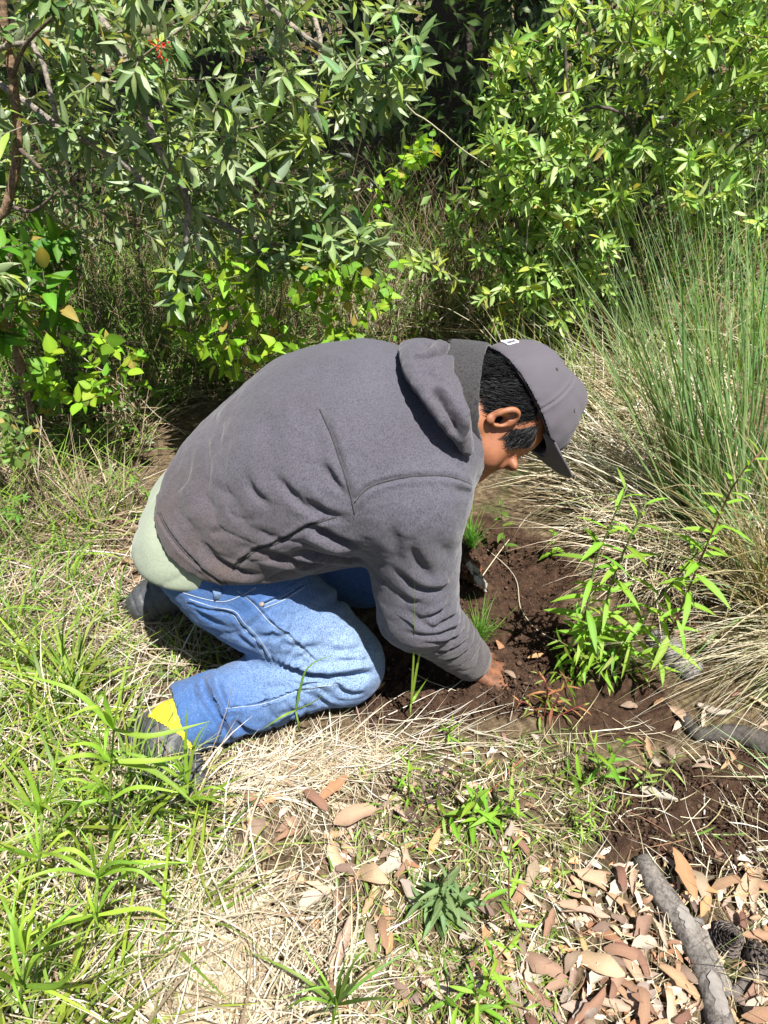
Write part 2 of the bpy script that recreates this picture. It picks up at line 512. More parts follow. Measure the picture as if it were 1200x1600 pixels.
def torso(F, grow, k=0.05, upto=6):
    for i in range(upto):
        F.rc(SPINE[i], SPINE[i + 1], SRAD[i] + grow, SRAD[i + 1] + grow, k, flat=(YAX, 0.5 * (SFLT[i] + SFLT[i + 1])))

# ---- body: one continuous skin
F = Field((-0.72, 0.62, -0.08), (0.42, 1.48, 0.84), 0.0042)
torso(F, -0.035)
for a, b, c, s in ((SH_R, EL_R, WR_R, 1), (SH_L, EL_L, WR_L, -1)):
    F.rc((SPINE[4] + SPINE[5]) / 2, a, 0.07, 0.055, 0.04)
    F.rc(a, b, 0.05, 0.038, 0.03); F.rc(b, c, 0.038, 0.027, 0.02)
for a, b, c in ((HIP_R, KN_R, AN_R), (HIP_L, KN_L, AN_L)):
    F.rc(a, b, 0.080, 0.050, 0.04); F.rc(b, c, 0.048, 0.034, 0.03)
F.rc(AN_R, gnd(243, 1140, .062), 0.034, 0.026, 0.02); F.rc(gnd(243, 1140, .062), gnd(300, 1228, .04), 0.026, 0.022, 0.02); F.rc(AN_L, (-0.54, 1.19, 0.06), 0.034, 0.022, 0.02)
def hand(w, d, side, palm, fdir, curl):
    """palm, four bent fingers of different lengths and a thumb from the side of the palm"""
    d, side = nrm(d), nrm(side); pn = nrm(palm)
    p1 = w + d * 0.075
    for s in (-0.026, -0.009, 0.009, 0.026):
        F.rc(w + side * s * 0.55, p1 + side * s, 0.015, 0.0125, 0.008)
    for s, L in ((-0.032, 0.058), (-0.011, 0.072), (0.011, 0.077), (0.032, 0.069)):
        a = p1 + side * s; dd = nrm(d + fdir * 0.3 + side * s * 7)
        for j, fr in enumerate((0.45, 0.32, 0.25)):
            dd = nrm(dd + pn * curl); b = a + dd * L * fr
            F.rc(a, b, 0.0095 - j * 0.0008, 0.0088 - j * 0.0008, 0.003); a = b
    a = w + d * 0.02 + side * 0.026; b = a + nrm(d * 0.7 + side * 0.8 + pn * 0.3) * 0.038
    F.rc(a, b, 0.014, 0.011, 0.01); F.rc(b, b + nrm(d + side * 0.25 + pn * 0.4) * 0.030, 0.0105, 0.0085, 0.004)
hand(WR_R + np.array((0.008, 0.006, -0.030)), (0.84, -0.02, -0.42), (0.05, 1.0, 0.12), (-0.35, 0, -0.8), np.array((0, 0, -0.05)), 0.20)
hand(WR_L, (0.5, -0.35, -0.6), (-0.3, -1.0, 0.0), (-0.5, 0, -0.7), np.array((0, 0, -0.2)), 0.25)
# head
F.el(hd(0, -0.012, 0.035), HM, (0.073, 0.094, 0.083), 0.02)
F.el(hd(0, 0.028, -0.03), HM, (0.060, 0.068, 0.080), 0.03)
for s in (-1, 1):
    F.rc(hd(s * 0.052, -0.002, -0.055), hd(s * 0.020, 0.062, -0.098), 0.018, 0.018, 0.025)
    F.el(hd(s * 0.045, 0.056, -0.020), HM, (0.022, 0.028, 0.020), 0.022)
    F.el(hd(s * 0.030, 0.084, 0.024), HM, (0.028, 0.014, 0.011), 0.012)
F.el(hd(0, 0.076, -0.103), HM, (0.022, 0.018, 0.016), 0.02)
for s in (-1, 1):
    F.el(hd(s * 0.034, 0.100, 0.003), HM, (0.020, 0.016, 0.013), 0.012, carve=True)
    F.el(hd(s * 0.033, 0.080, 0.003), HM, (0.013, 0.0125, 0.0115), 0.004)
F.rc(hd(0, 0.086, 0.016), hd(0, 0.107, -0.026), 0.010, 0.0140, 0.016)
for s in (-1, 1): F.el(hd(s * 0.013, 0.103, -0.031), HM, (0.009, 0.011, 0.008), 0.006)
F.el(hd(0, 0.094, -0.056), HM, (0.024, 0.010, 0.007), 0.006)
F.el(hd(0, 0.091, -0.070), HM, (0.021, 0.011, 0.0075), 0.006)
NECK0 = np.array((0.075, YM, 0.535))
F.rc(hd(0, -0.030, -0.035), NECK0, 0.052, 0.064, 0.03)
S = Surf(*F.mesh()).smooth(2, 0.45)
# ear, finer, joined into the same skin
E = Field(EAR - 0.06, EAR + 0.06, 0.0019)
def er(x, f, c):   # ear plane: stands out and back from the head, tilted
    x, f, c = x * .78, f * .78, c * .78
    return EAR + HR * (x - 0.004 - f * 0.55) + HF * f + HC * (c - f * 0.18)
helix = [(0.000, 0.012, -0.012), (0.003, 0.016, 0.006), (0.006, 0.013, 0.022), (0.009, 0.002, 0.031), (0.011, -0.012, 0.028), (0.011, -0.021, 0.014), (0.009, -0.020, -0.004), (0.006, -0.013, -0.020)]
hp = spline([er(*h) for h in helix], 22)
for a, b in zip(hp[:-1], hp[1:]): E.rc(a, b, 0.0040, 0.0040, 0.003)
for a, b in zip(hp[3:], hp[4:]):
    E.rc(0.5 * (a + er(0.0, 0, 0.004)), a, 0.003, 0.003, 0.004)
E.el(er(0.004, -0.004, -0.027), HM, (0.006, 0.009, 0.010), 0.006)
E.el(er(0.001, -0.003, 0.002), HM, (0.006, 0.016, 0.026), 0.005)
E.el(er(0.009, 0.002, -0.004), HM, (0.010, 0.0095, 0.0125), 0.004, carve=True)
E.el(er(0.011, -0.007, 0.016), HM, (0.007, 0.0075, 0.009), 0.004, carve=True)
E.el(er(0.004, 0.012, -0.010), HM, (0.005, 0.004, 0.006), 0.003)
E.rc(er(0.005, -0.012, -0.006), er(0.006, -0.009, 0.012), 0.003, 0.0028, 0.003)
SE = Surf(*E.mesh()).smooth(1, 0.4)
SKV = np.concatenate([S.V, SE.V]); SKF = np.concatenate([S.F, SE.F + len(S.V)])
man = link('person', mesh_from('person_body', SKV - BASE, SKF), None, M_SKIN)
man.location = BASE
tag(man, 'kneeling man in charcoal hoodie, faded jeans and grey cap with one hand in soil', 'person')
SKIN = Surf(S.V, S.F)

def add_part(name, S, mat, attrs=None, parent=None):
    return link(name, mesh_from(name, S.V - BASE, S.F, attrs=attrs), parent or man, mat)
def thread(S, bv, px, name, off=0.0012, r=0.0011, n=40, parent=None, mat=None, dash=0.0):
    P = S.pick(px, bv, n)
    if len(P) < 4: return None
    N = S._N
    d = nrm(np.array((0, 0, CAM_H)) - P) * off
    mb = MB(); add_tube(mb, P + d - BASE, r, 5)
    return mb.build(name, mat or M_THREAD, parent or man)

# ---- hoodie
F = Field((-0.62, 0.80, 0.0), (0.26, 1.50, 0.80), 0.0066)
torso(F, 0.012, 0.06)
for a, b, c in ((SH_R, EL_R, WR_R), (SH_L, EL_L, WR_L)):
    F.rc((SPINE[3] + SPINE[5]) / 2, a, 0.135, 0.085, 0.06)
F.rc(SH_R, EL_R, 0.086, 0.072, 0.035); F.rc(EL_R, WR_R - np.array((0.008, 0.003, -0.012)), 0.070, 0.047, 0.03)
F.rc(SH_L, EL_L, 0.085, 0.066, 0.035); F.rc(EL_L, WR_L, 0.066, 0.045, 0.03)
# belly cloth hanging over the thighs
F.rc((-0.28, 1.04, 0.345), (-0.075, 1.045, 0.36), 0.070, 0.05, 0.06)
F.rc((-0.28, 1.22, 0.345), (-0.075, 1.23, 0.36), 0.070, 0.05, 0.06)
def fit_plane(F, px):
    P = Surf(*F.mesh()).pick(px)
    c = P.mean(0); n = np.linalg.svd(P - c)[2][-1]
    return c, n * np.sign(n[2])
HEM_P, HEM_N = fit_plane(F, [(232,792),(240,830),(264,880),(294,909),(345,919),(400,920),(450,912)])
print('hem', HEM_P, HEM_N)
F.cut(HEM_P, HEM_N, 0.012)
# the sleeves hang below the hem plane
G = Field((-0.62, 0.80, 0.0), (0.26, 1.50, 0.80), 0.0066)
G.rc(SH_R, EL_R, 0.086, 0.072, 0.035); G.rc(EL_R, WR_R - np.array((0.008, 0.003, -0.012)), 0.070, 0.047, 0.03)
G.rc(SH_L, EL_L, 0.085, 0.066, 0.035); G.rc(EL_L, WR_L, 0.066, 0.045, 0.03)
F.F = Field.smin(F.F, G.F, 0.012)
cuff_d = nrm(WR_R - EL_R)
F.cut(WR_R + cuff_d * 0.018, -cuff_d, 0.006) if False else None
S = Surf(*F.mesh()).smooth(3, 0.5).refine().smooth(1, 0.4)
bv = S.bvh(); S.prep()
hood_folds = [  # photograph points of each fold, width, depth, side of the roll
 ([(499,638),(517,678),(532,722),(547,770),(554,803)], .006, .0045, 1, .35),
 ([(554,785),(576,762),(620,748),(665,743),(705,745),(738,757)], .0045, .0045, -1, .05),
 ([(380,735),(396,770),(415,788),(422,806)], .011, .006, 1, .4),
 ([(420,735),(437,751),(466,784),(495,803),(521,810)], .009, .009, 1, .4),
 ([(495,715),(521,751),(547,784)], .008, .008, 1, .4),
 ([(455,745),(473,770),(510,803),(550,810)], .009, .008, 1, .4),
 ([(363,891),(396,863),(437,847),(484,821),(525,808)], .004, .005, 1, .1),
 ([(308,843),(334,876),(371,894),(415,902)], .010, .010, -1, .35),
 ([(352,850),(400,862),(459,880),(528,883)], .011, .009, -1, .35),
 ([(470,815),(488,825),(521,843),(569,858)], .010, .013, -1, .35),
 ([(430,868),(480,866),(530,872),(570,876)], .010, .009, -1, .35),
 ([(246,799),(261,828),(290,865),(327,894),(356,913)], .004, .005, -1, .05),
 ([(330,838),(340,832),(350,826)], .008, .006, 1, .4),
 ([(604,884),(628,900),(652,919),(679,924),(700,919),(708,908)], .010, .012, 1, .35),
 ([(652,967),(673,964),(692,953),(705,940)], .007, .009, 1, .35),
 ([(632,950),(671,980),(692,975),(713,964),(721,956)], .007, .008, 1, .4),
 ([(622,985),(647,991),(679,993),(711,983),(724,972)], .007, .008, 1, .35),
 ([(645,1001),(657,1004),(689,1004),(713,996),(732,983)], .006, .007, 1, .35),
 ([(668,1020),(700,1017),(727,1004),(737,991)], .006, .007, 1, .35),
 ([(684,1033),(711,1031),(732,1017),(743,1004)], .006, .006, 1, .35),
 ([(673,836),(695,860),(711,873)], .013, .004, 1, .4),
 ([(641,831),(647,868),(668,900),(689,908)], .011, .009, 1, .4),
 ([(610,800),(618,850),(630,890)], .014, .007, 1, .45),
 ([(722,1040),(738,1024),(750,1004),(756,985)], .0035, .004, 1, .05),
 ([(700,760),(720,768),(740,772)], .007, .007, 1, .4),
 ([(690,700),(712,722),(732,742)], .012, .006, 1, .45),
 ([(620,925),(640,940),(665,945)], .008, .006, 1, .4),
 ([(560,600),(575,660),(580,710)], .022, .003, 1, .5),
 ([(400,620),(420,690),(460,740)], .024, .003, 1, .5),
 ([(300,740),(330,790),(350,830)], .022, .004, 1, .5),
 ([(270,760),(290,820),(320,860)], .018, .004, 1, .5),
]
for k, (px, w, dp, sd, tp) in enumerate(hood_folds):
    S.crease(S.pick(px, bv, 24), w * 0.85, dp * (0.8 if px[0][0] > 598 else 1.15), 0.55, sd, tp)
def folds(x, sharp=2.0):
    return -(1 - np.abs(np.sin(math.pi * x))) ** sharp
def along(P, a, b):
    ab = b - a; t = (P - a) @ ab / (ab @ ab); q = P - a - t[:, None] * ab
    e1 = nrm(np.cross(ab, (0, 0, 1.0))); e2 = nrm(np.cross(ab, e1))
    return t, np.linalg.norm(q, axis=1), np.arctan2(q @ e2, q @ e1)
def bump01(t, a, b, s): return np.clip((t - a) / s, 0, 1) * np.clip((b - t) / s, 0, 1)
S.prep(); P = S.V
# the sleeve bunched below and above the elbow
t, d, an = along(P, EL_R, WR_R); wgt = bump01(t, -0.05, 0.97, .2) * (d < .085) * (P[:, 1] < 1.12)
n_ = fbm(P, 14, 2, 201); S.V = S.V + S._N * (0.0055 * wgt * folds(t * 5.2 + 0.35 * np.sin(an + .6) + 0.55 * n_) * (0.55 + 0.45 * vnoise(P, 11, 5)))[:, None]
t, d, an = along(P, SH_R, EL_R); wgt = bump01(t, 0.25, 1.1, .25) * (d < .105) * (P[:, 1] < 1.1)
S.V = S.V + S._N * (0.0035 * wgt * folds(t * 1.6 + 0.55 * np.cos(an - 1.0) + 0.3 * n_, 1.5))[:, None]
# pulls in the cloth running from the armpit down to the waist
ap = np.array((-0.055, 0.95, 0.43)); q = P - ap; rr = np.hypot(q[:, 0], q[:, 2]); ph = np.arctan2(q[:, 2], -q[:, 0])
wgt = bump01(rr, .02, .34, .10) * np.clip(-S._N[:, 1] * 1.4, 0, 1) * (P[:, 0] < -0.02) * bump01(ph, -1.35, 0.75, .3)
S.V = S.V + S._N * (0.010 * wgt * folds(ph * 2.3 + 0.38 * fbm(P, 9, 2, 207)) * (0.5 + 0.5 * vnoise(P, 7, 8)))[:, None]
# gathers just above the hem band
hb = (P - HEM_P) @ HEM_N; wgt = bump01(hb, 0.035, .16, .04) * (P[:, 2] > .2) * (P[:, 0] < -.05)
S.V = S.V + S._N * (0.006 * wgt * folds(hb * 11 + 3.0 * vnoise(P, 5, 11) + .5 * fbm(P, 12, 2, 13)) * (0.5 + 0.5 * vnoise(P, 6, 12)))[:, None]
S.prep()
S.V += S._N * (0.0020 * fbm(S.V, 22, 2, 5) + 0.0008 * fbm(S.V, 70, 2, 9))[:, None]
cu, cvv, _ = to_px(S.V)
dirt = np.clip(1.35 - (S.V[:, 0] + 0.50) / 0.36, 0, 1) * np.clip((0.60 - S.V[:, 2]) / 0.2, 0.2, 1)
dirt = np.maximum(dirt, np.clip((0.30 - S.V[:, 2]) / 0.25, 0, 1) * (S.V[:, 0] > -0.03) * 0.7)
hoodie = add_part('hoodie', S, M_HOOD, {'dirt': np.clip(dirt, 0, 1)})
HOODIE, HOODIE_BV = S, S.bvh()
for px in ([(499,638),(517,678),(532,722),(547,770),(554,803)], [(554,785),(576,762),(620,748),(665,743),(705,745),(738,757)],
           [(363,891),(396,863),(437,847),(484,821),(525,808)], [(246,799),(261,828),(290,865),(327,894),(356,913)]):
    thread(HOODIE, HOODIE_BV, px, 'seam', 0.0006, 0.0014, 50, hoodie, M_RIB)

# hood bunched behind the neck
F = Field((-0.10, 0.86, 0.36), (0.30, 1.42, 0.86), 0.0055)
hp = [at(735, 706, 1.00), at(714, 660, 0.985), at(692, 622, 1.01), at(672, 587, 1.055), at(665, 560, 1.12), at(672, 554, 1.19), at(712, 572, 1.25), at(745, 610, 1.27)]
hr = [.008, .012, .016, .019, .021, .022, .021, .018]
hw = [1.5, 1.8, 2.0, 2.15, 2.2, 2.2, 2.0, 1.6]
hs = spline(hp, 24); hrr = np.interp(np.linspace(0, 1, 24), np.linspace(0, 1, 8), hr); hww = np.interp(np.linspace(0, 1, 24), np.linspace(0, 1, 8), hw)
for i in range(23):
    wax = nrm(np.cross(hs[i + 1] - hs[i], nrm(hs[i] - np.array((0.02, YM, 0.46)))))
    F.rc(hs[i], hs[i + 1], hrr[i], hrr[i + 1], 0.012, flat=(wax, hww[i]))
S = Surf(*F.mesh()).smooth(2, 0.5).refine(); S.prep(); bv = S.bvh()
for px, w, dp, sd, tp in (([(640,562),(665,558),(690,553),(712,552)], .005, .008, 1, .1),
                          ([(668,598),(690,628),(708,658),(722,690)], .007, .014, 1, .3),
                          ([(655,515),(668,530),(676,548)], .009, .014, 1, .3),
                          ([(700,575),(715,600),(728,640),(736,680)], .006, .006, -1, .3),
                          ([(655,575),(678,590),(700,590)], .009, .006, 1, .4)):
    S.crease(S.pick(px, bv, 20), w, dp, .7, sd, tp)
S.prep(); S.V += S._N * (0.003 * fbm(S.V, 26, 3, 15) + 0.004 * folds(fbm(S.V * (1, .5, .5), 9, 2, 401) * 1.2))[:, None]
hood = add_part('hood', S, M_HOOD, {'dirt': np.full(len(S.V), 0.15)}, hoodie)

# dark knitted collar round the neck
nax = nrm(hd(0, -0.03, -0.05) - NECK0)
c0 = at(730, 618, YM); nax = nrm((0.95, -0.26, 0.12))
def ring_pts(c, ax, ra, n=40, squash=1.0):
    u = nrm(np.cross(ax, (0, 0, 1))); w = np.cross(ax, u)
    a = np.linspace(0, 2 * math.pi, n, endpoint=False)
    return c + ra * (np.cos(a)[:, None] * u * squash + np.sin(a)[:, None] * w)
rings = []
for h, r in ((-0.030, .097), (0.000, .095), (0.018, .093), (0.030, .091), (0.035, .088), (0.034, .083), (0.024, .080), (-0.01, .077)):
    p = ring_pts(c0 + nax * h, nax, r, 64)
    p += nax * (0.0035 * vnoise(p, 28, 3) + 0.002 * vnoise(p, 70, 6))[:, None]
    rings.append(p)
V = np.concatenate(rings); nR, nS = len(rings), 64
Fq = np.array([[i * nS + j, i * nS + (j + 1) % nS, (i + 1) * nS + (j + 1) % nS, (i + 1) * nS + j] for i in range(nR - 1) for j in range(nS)])
S = Surf(V, Fq).refine()
collar = add_part('collar', S, M_RIB, {'dirt': np.zeros(len(S.V))}, hoodie)

# ---- shirt hanging below the hem, over the seat of the jeans
F = Field((-0.62, 0.86, 0.05), (0.02, 1.44, 0.60), 0.0075)
torso(F, -0.020, 0.05, 3)
F.el((-0.358, 1.06, 0.325), np.eye(3), (0.117, 0.110, 0.106), 0.03); F.el((-0.358, 1.21, 0.325), np.eye(3), (0.117, 0.110, 0.106), 0.03)
sh_p, q1, q2 = at(204, 838, 1.14), at(266, 903, 1.00), at(345, 924, 0.965)
sh_n = nrm(np.cross(q1 - sh_p, q2 - sh_p)); sh_n = sh_n * np.sign(sh_n[2])
F.cut(sh_p, sh_n, 0.014)
S = Surf(*F.mesh()).smooth(2, 0.5).refine().smooth(1, .4); S.prep()
S.V += S._N * (0.002 * fbm(S.V, 20, 2, 25) + 0.0045 * folds((S.V @ nrm((.75, .2, -.6))) * 14 + 1.2 * fbm(S.V, 6, 2, 27)) * (.5 + .5 * vnoise(S.V, 8, 29)))[:, None]
shirt = add_part('undershirt', S, M_SHIRT)

# ---- jeans
F = Field((-0.62, 0.74, -0.06), (0.12, 1.46, 0.52), 0.0066)
F.rc(SPINE[0] + (.02, 0, 0), SPINE[1] + (.02, 0, 0), 0.112, 0.112, 0.04, flat=(YAX, 1.2))
F.el((-0.335, 1.065, 0.322), np.eye(3), (0.116, 0.104, 0.100), 0.03); F.el((-0.335, 1.205, 0.322), np.eye(3), (0.116, 0.104, 0.100), 0.03)
F.rc(HIP_R, KN_R, 0.118, 0.088, 0.03); F.rc(HIP_L, KN_L, 0.110, 0.080, 0.03)
kd = nrm(KN_R - HIP_R)
F.rc(KN_R, 0.45 * KN_R + 0.55 * AN_R, 0.078, 0.072, 0.012); F.rc(0.45 * KN_R + 0.55 * AN_R, AN_R, 0.072, 0.066, 0.02)
F.rc(KN_L, AN_L, 0.076, 0.06, 0.012)
leg_d = nrm(AN_R - KN_R)
F.rc(0.4 * KN_R + 0.6 * AN_R, AN_R + leg_d * 0.035, 0.070, 0.071, 0.015); F.rc(AN_R + leg_d * 0.175, AN_R + leg_d * 0.175, 0.130, 0.130, 0.006, carve=True)
F.rc(AN_R + leg_d * 0.02, AN_R + leg_d * 0.10, 0.056, 0.058, 0.004, carve=True)
F.cut(AN_R + leg_d * 0.005, -leg_d, 0.004) if False else None
S = Surf(*F.mesh()).smooth(2, 0.5).refine().smooth(1, .4); bv = S.bvh(); S.prep()
jean_folds = [
 ([(423,1037),(460,1048),(497,1057),(543,1056),(589,1053)], .009, .013, 1, .25),
 ([(512,1057),(540,1082),(574,1085)], .008, .007, 1, .35),
 ([(518,1029),(546,1036),(580,1033)], .008, .007, 1, .35),
 ([(500,1005),(530,1018),(575,1012)], .008, .005, 1, .4),
 ([(315,1057),(321,1088),(342,1122),(355,1153)], .007, .010, 1, .15),
 ([(333,1057),(346,1091),(358,1122),(375,1150)], .007, .010, -1, .2),
 ([(300,1063),(303,1085),(312,1105)], .006, .007, 1, .3),
 ([(362,1130),(385,1142),(425,1141)], .007, .007, 1, .35),
 ([(375,1085),(368,1110),(380,1140)], .008, .005, 1, .4),
 ([(370,923),(395,943),(423,974),(453,996),(478,1020),(494,1036)], .0032, .0035, 1, .05),
 ([(290,940),(327,952),(361,959),(376,977),(398,999),(420,1033)], .0032, .004, 1, .05),
 ([(410,946),(441,932),(472,912)], .003, .0035, 1, .05),
 ([(352,1107),(410,1100),(460,1082),(497,1073),(527,1070)], .003, .0035, 1, .05),
 ([(378,992),(425,996),(470,990)], .008, .004, 1, .4),
 ([(463,965),(500,950),(540,930)], .010, .005, 1, .45),
 ([(430,1003),(470,1012),(505,1010)], .008, .004, 1, .4),
 ([(300,950),(330,968),(360,985)], .008, .005, 1, .4),
 ([(360,985),(385,1003),(405,1015)], .008, .004, 1, .4),
 ([(420,1120),(460,1115),(500,1100)], .010, .004, 1, .45),
 ([(385,1065),(430,1075),(460,1068)], .008, .004, 1, .45),
 ([(480,1080),(505,1098),(530,1105)], .007, .006, 1, .4),
]
for px, w, dp, sd, tp in jean_folds: S.crease(S.pick(px, bv, 24), w * .9, dp * 1.3, .7, sd, tp)
S.prep(); P = S.V
kb = at(440, 1042, 0.98); q = P - kb; rr = np.linalg.norm(q, axis=1); ph = np.arctan2(q @ np.array((0, .616, .788)), q[:, 0])
wgt = bump01(rr, .01, .20, .06) * (P[:, 1] < 1.12) * (q[:, 0] > -.02)
S.V = S.V + S._N * (0.006 * wgt * folds(ph * 3.0 + .5 * fbm(P, 12, 2, 301)) * (.5 + .5 * vnoise(P, 10, 21)))[:, None]
t, d, an = along(P, KN_R, AN_R); wgt = bump01(t, .45, 1.15, .2) * (d < .095)
S.V = S.V + S._N * (0.008 * wgt * folds(t * 3.6 + .4 * np.sin(an) + .6 * fbm(P, 12, 2, 303)) * (.6 + .4 * vnoise(P, 9, 22)))[:, None]
t, d, an = along(P, HIP_R, KN_R); wgt = bump01(t, -.2, .95, .25) * (P[:, 1] < 1.12) * (P[:, 2] > .1)
S.V = S.V + S._N * (0.0045 * wgt * folds(t * 2.6 + .9 * np.cos(an) + .8 * fbm(P, 7, 2, 305)) * (.4 + .6 * vnoise(P, 8, 23)))[:, None]
S.prep(); S.V += S._N * (0.0022 * fbm(S.V, 24, 3, 35) + 0.0008 * fbm(S.V, 90, 2, 39))[:, None]
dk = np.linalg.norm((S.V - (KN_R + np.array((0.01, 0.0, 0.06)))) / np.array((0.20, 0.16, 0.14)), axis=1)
fade = np.clip(1.15 - 0.75 * dk, 0.05, 0.95) * np.clip(0.3 + (S._N[:, 2] + 0.3), 0.35, 1)  # worn pale round the knee, and paler wherever the cloth faces up
fade[S.V[:, 1] > 1.16] *= 0.3  # far leg kept darker than the near one
dirtj = np.clip((0.035 - S.V[:, 2]) / 0.03, 0, 1) * np.clip((S.V[:, 0] + 0.25) / 0.1, 0, 1)
dirtj = np.maximum(dirtj, np.clip(1 - np.linalg.norm(S.V - (KN_R + np.array((0.06, -0.02, -0.03))), axis=1) / 0.06, 0, 1))
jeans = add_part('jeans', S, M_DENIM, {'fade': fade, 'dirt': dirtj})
JEANS, JBV = S, S.bvh()
def shift(px, dx, dy): return [(a + dx, b + dy) for a, b in px]
side_seam = [(370,923),(395,943),(423,974),(453,996),(478,1020),(494,1036)]
pock = [(290,940),(327,952),(361,959),(376,977),(398,999),(420,1033)]
for px in (side_seam, pock, shift(pock, 5, -4), [(410,946),(441,932),(472,912)], [(413,950),(444,937),(478,916)],
           [(352,1107),(410,1100),(460,1082),(497,1073),(527,1070)], [(285,926),(320,936),(350,940),(378,930),(400,918)]):
    thread(JEANS, JBV, px, 'stitching', 0.0002, 0.0008, 50, jeans)
lp = JEANS.pick([(338,918),(341,936)], JBV, 8)
if len(lp) > 3:
    sd = nrm(np.cross(lp[-1] - lp[0], np.array((0, 0, CAM_H)) - lp[0])) * 0.007
    up = nrm(np.array((0, 0, CAM_H)) - lp[0]); off = (0.002 + 0.007 * np.sin(np.linspace(0, math.pi, len(lp))))[:, None] * up
    top = [lp - sd + off, lp + sd + off, lp + sd + off - up * .003, lp - sd + off - up * .003]
    V = np.stack(top, 1).reshape(-1, 3); n = len(lp)
    Fq = np.array([[i * 4 + j, i * 4 + (j + 1) % 4, i * 4 + 4 + (j + 1) % 4, i * 4 + 4 + j] for i in range(n - 1) for j in range(4)])
    lo = link('belt_loop', mesh_from('belt_loop', V - BASE, Fq, attrs={'fade': np.full(len(V), .5), 'dirt': np.zeros(len(V))}), jeans, M_DENIM)
rv = JEANS.pick([(409, 944), (409.1, 944)], JBV)
if len(rv):
    mb = MB(); up = nrm(np.array((0, -0.4, 0.9)))
    add_tube(mb, [rv[0] - BASE - up * .001, rv[0] - BASE + up * .0025, rv[0] - BASE + up * .0035], [.0052, .005, .002], 10)
    mb.build('rivet', M_RIVET, jeans)
# ---- boots
def boot(heel, toe, up, sole_n, yellow):
    heel, toe, up, sn = map(np.asarray, (heel, toe, up, sole_n))
    d = nrm(toe - heel); sn = nrm(sn - d * (sn @ d)); side = np.cross(d, sn)
    F = Field(np.minimum(heel, toe) - 0.14, np.maximum(heel, toe) + 0.14, 0.0055)
    L = np.linalg.norm(toe - heel)
    F.el(heel + d * 0.02, np.array([d, side, sn]), (0.046, 0.038, 0.046), 0.02)
    F.rc(heel + d * 0.03, heel + d * L * 0.62, 0.038, 0.038, 0.025)
    F.el(heel + d * (L - 0.05) + sn * 0.008, np.array([d, side, sn]), (0.055, 0.044, 0.034), 0.03)
    F.rc(heel + d * 0.035, heel + d * 0.03 + up, 0.043, 0.044, 0.02)
    S = Surf(*F.mesh()).smooth(2, .5).refine(); S.prep()
    q = (S.V - heel) @ d
    S.V += S._N * (0.0016 * fbm(S.V, 60, 3, 45) - 0.0022 * np.exp(-((np.mod(q, 0.022) - .011) / .003) ** 2) * (np.abs(q - 0.1) < .05))[:, None]
    b = add_part('boot', S, M_BOOT)
    # sole with tread lugs
    mb = MB(); n = 15
    for i in range(n):
        t = i / (n - 1); c = heel - d * 0.03 + d * (L + 0.045) * t + sn * 0.040
        wv = 0.040 * (0.78 + 0.30 * math.sin(math.pi * min(1, t * 1.15)) - 0.15 * (t > .93)); hl = (L + .045) / n * 0.36
        for k in (-1, 1):
            e = side * wv * (0.5 + 0.08 * (i % 2)) * 0.95; cc = c + side * wv * 0.5 * k
            bx = np.array([cc + sx * d * hl + sy * e + sz * sn * 0.009 for sx in (-1, 1) for sy in (-1, 1) for sz in (-1, 1)])
            mb.add(bx - BASE, [[0, 1, 3, 2], [4, 6, 7, 5], [0, 4, 5, 1], [2, 3, 7, 6], [0, 2, 6, 4], [1, 5, 7, 3]])
    pl = []
    m = 24
    for i in range(m):
        a = 2 * math.pi * i / m; ct = math.cos(a)
        wv = 0.046 * (1.0 if ct < 0 else 1.12)
        pl.append(heel + d * (L * 0.5 - 0.008) + d * ct * (L * 0.5 + 0.026) + side * math.sin(a) * wv * (1 - 0.12 * math.cos(2 * a)) + sn * 0.028)
    pl = np.array(pl); V = np.concatenate([pl, pl + sn * 0.012, [pl.mean(0)], [pl.mean(0) + sn * .012]])
    Fq = [[i, (i + 1) % m, m + (i + 1) % m, m + i] for i in range(m)]
    mb.add(V - BASE, Fq)
    mb.f3.append(np.array([[2 * m, (i + 1) % m, i] for i in range(m)] + [[2 * m + 1, m + i, m + (i + 1) % m] for i in range(m)]) + mb.n - len(V))
    mb.build('sole', M_SOLE, b, smooth=False)
    global BOOT_R
    if yellow: BOOT_R = S
    return b, d, side, sn
bR, bd, bs, bn = boot(gnd(243, 1140, .062), gnd(318, 1255, .034), np.array((0.020, 0.025, 0.02)), (-0.75, -0.1, -0.5), True)
boot((-0.465, 1.215, 0.075), (-0.575, 1.175, 0.050), np.array((0.05, 0.01, 0.01)), (-0.35, 0.6, -0.7), False)
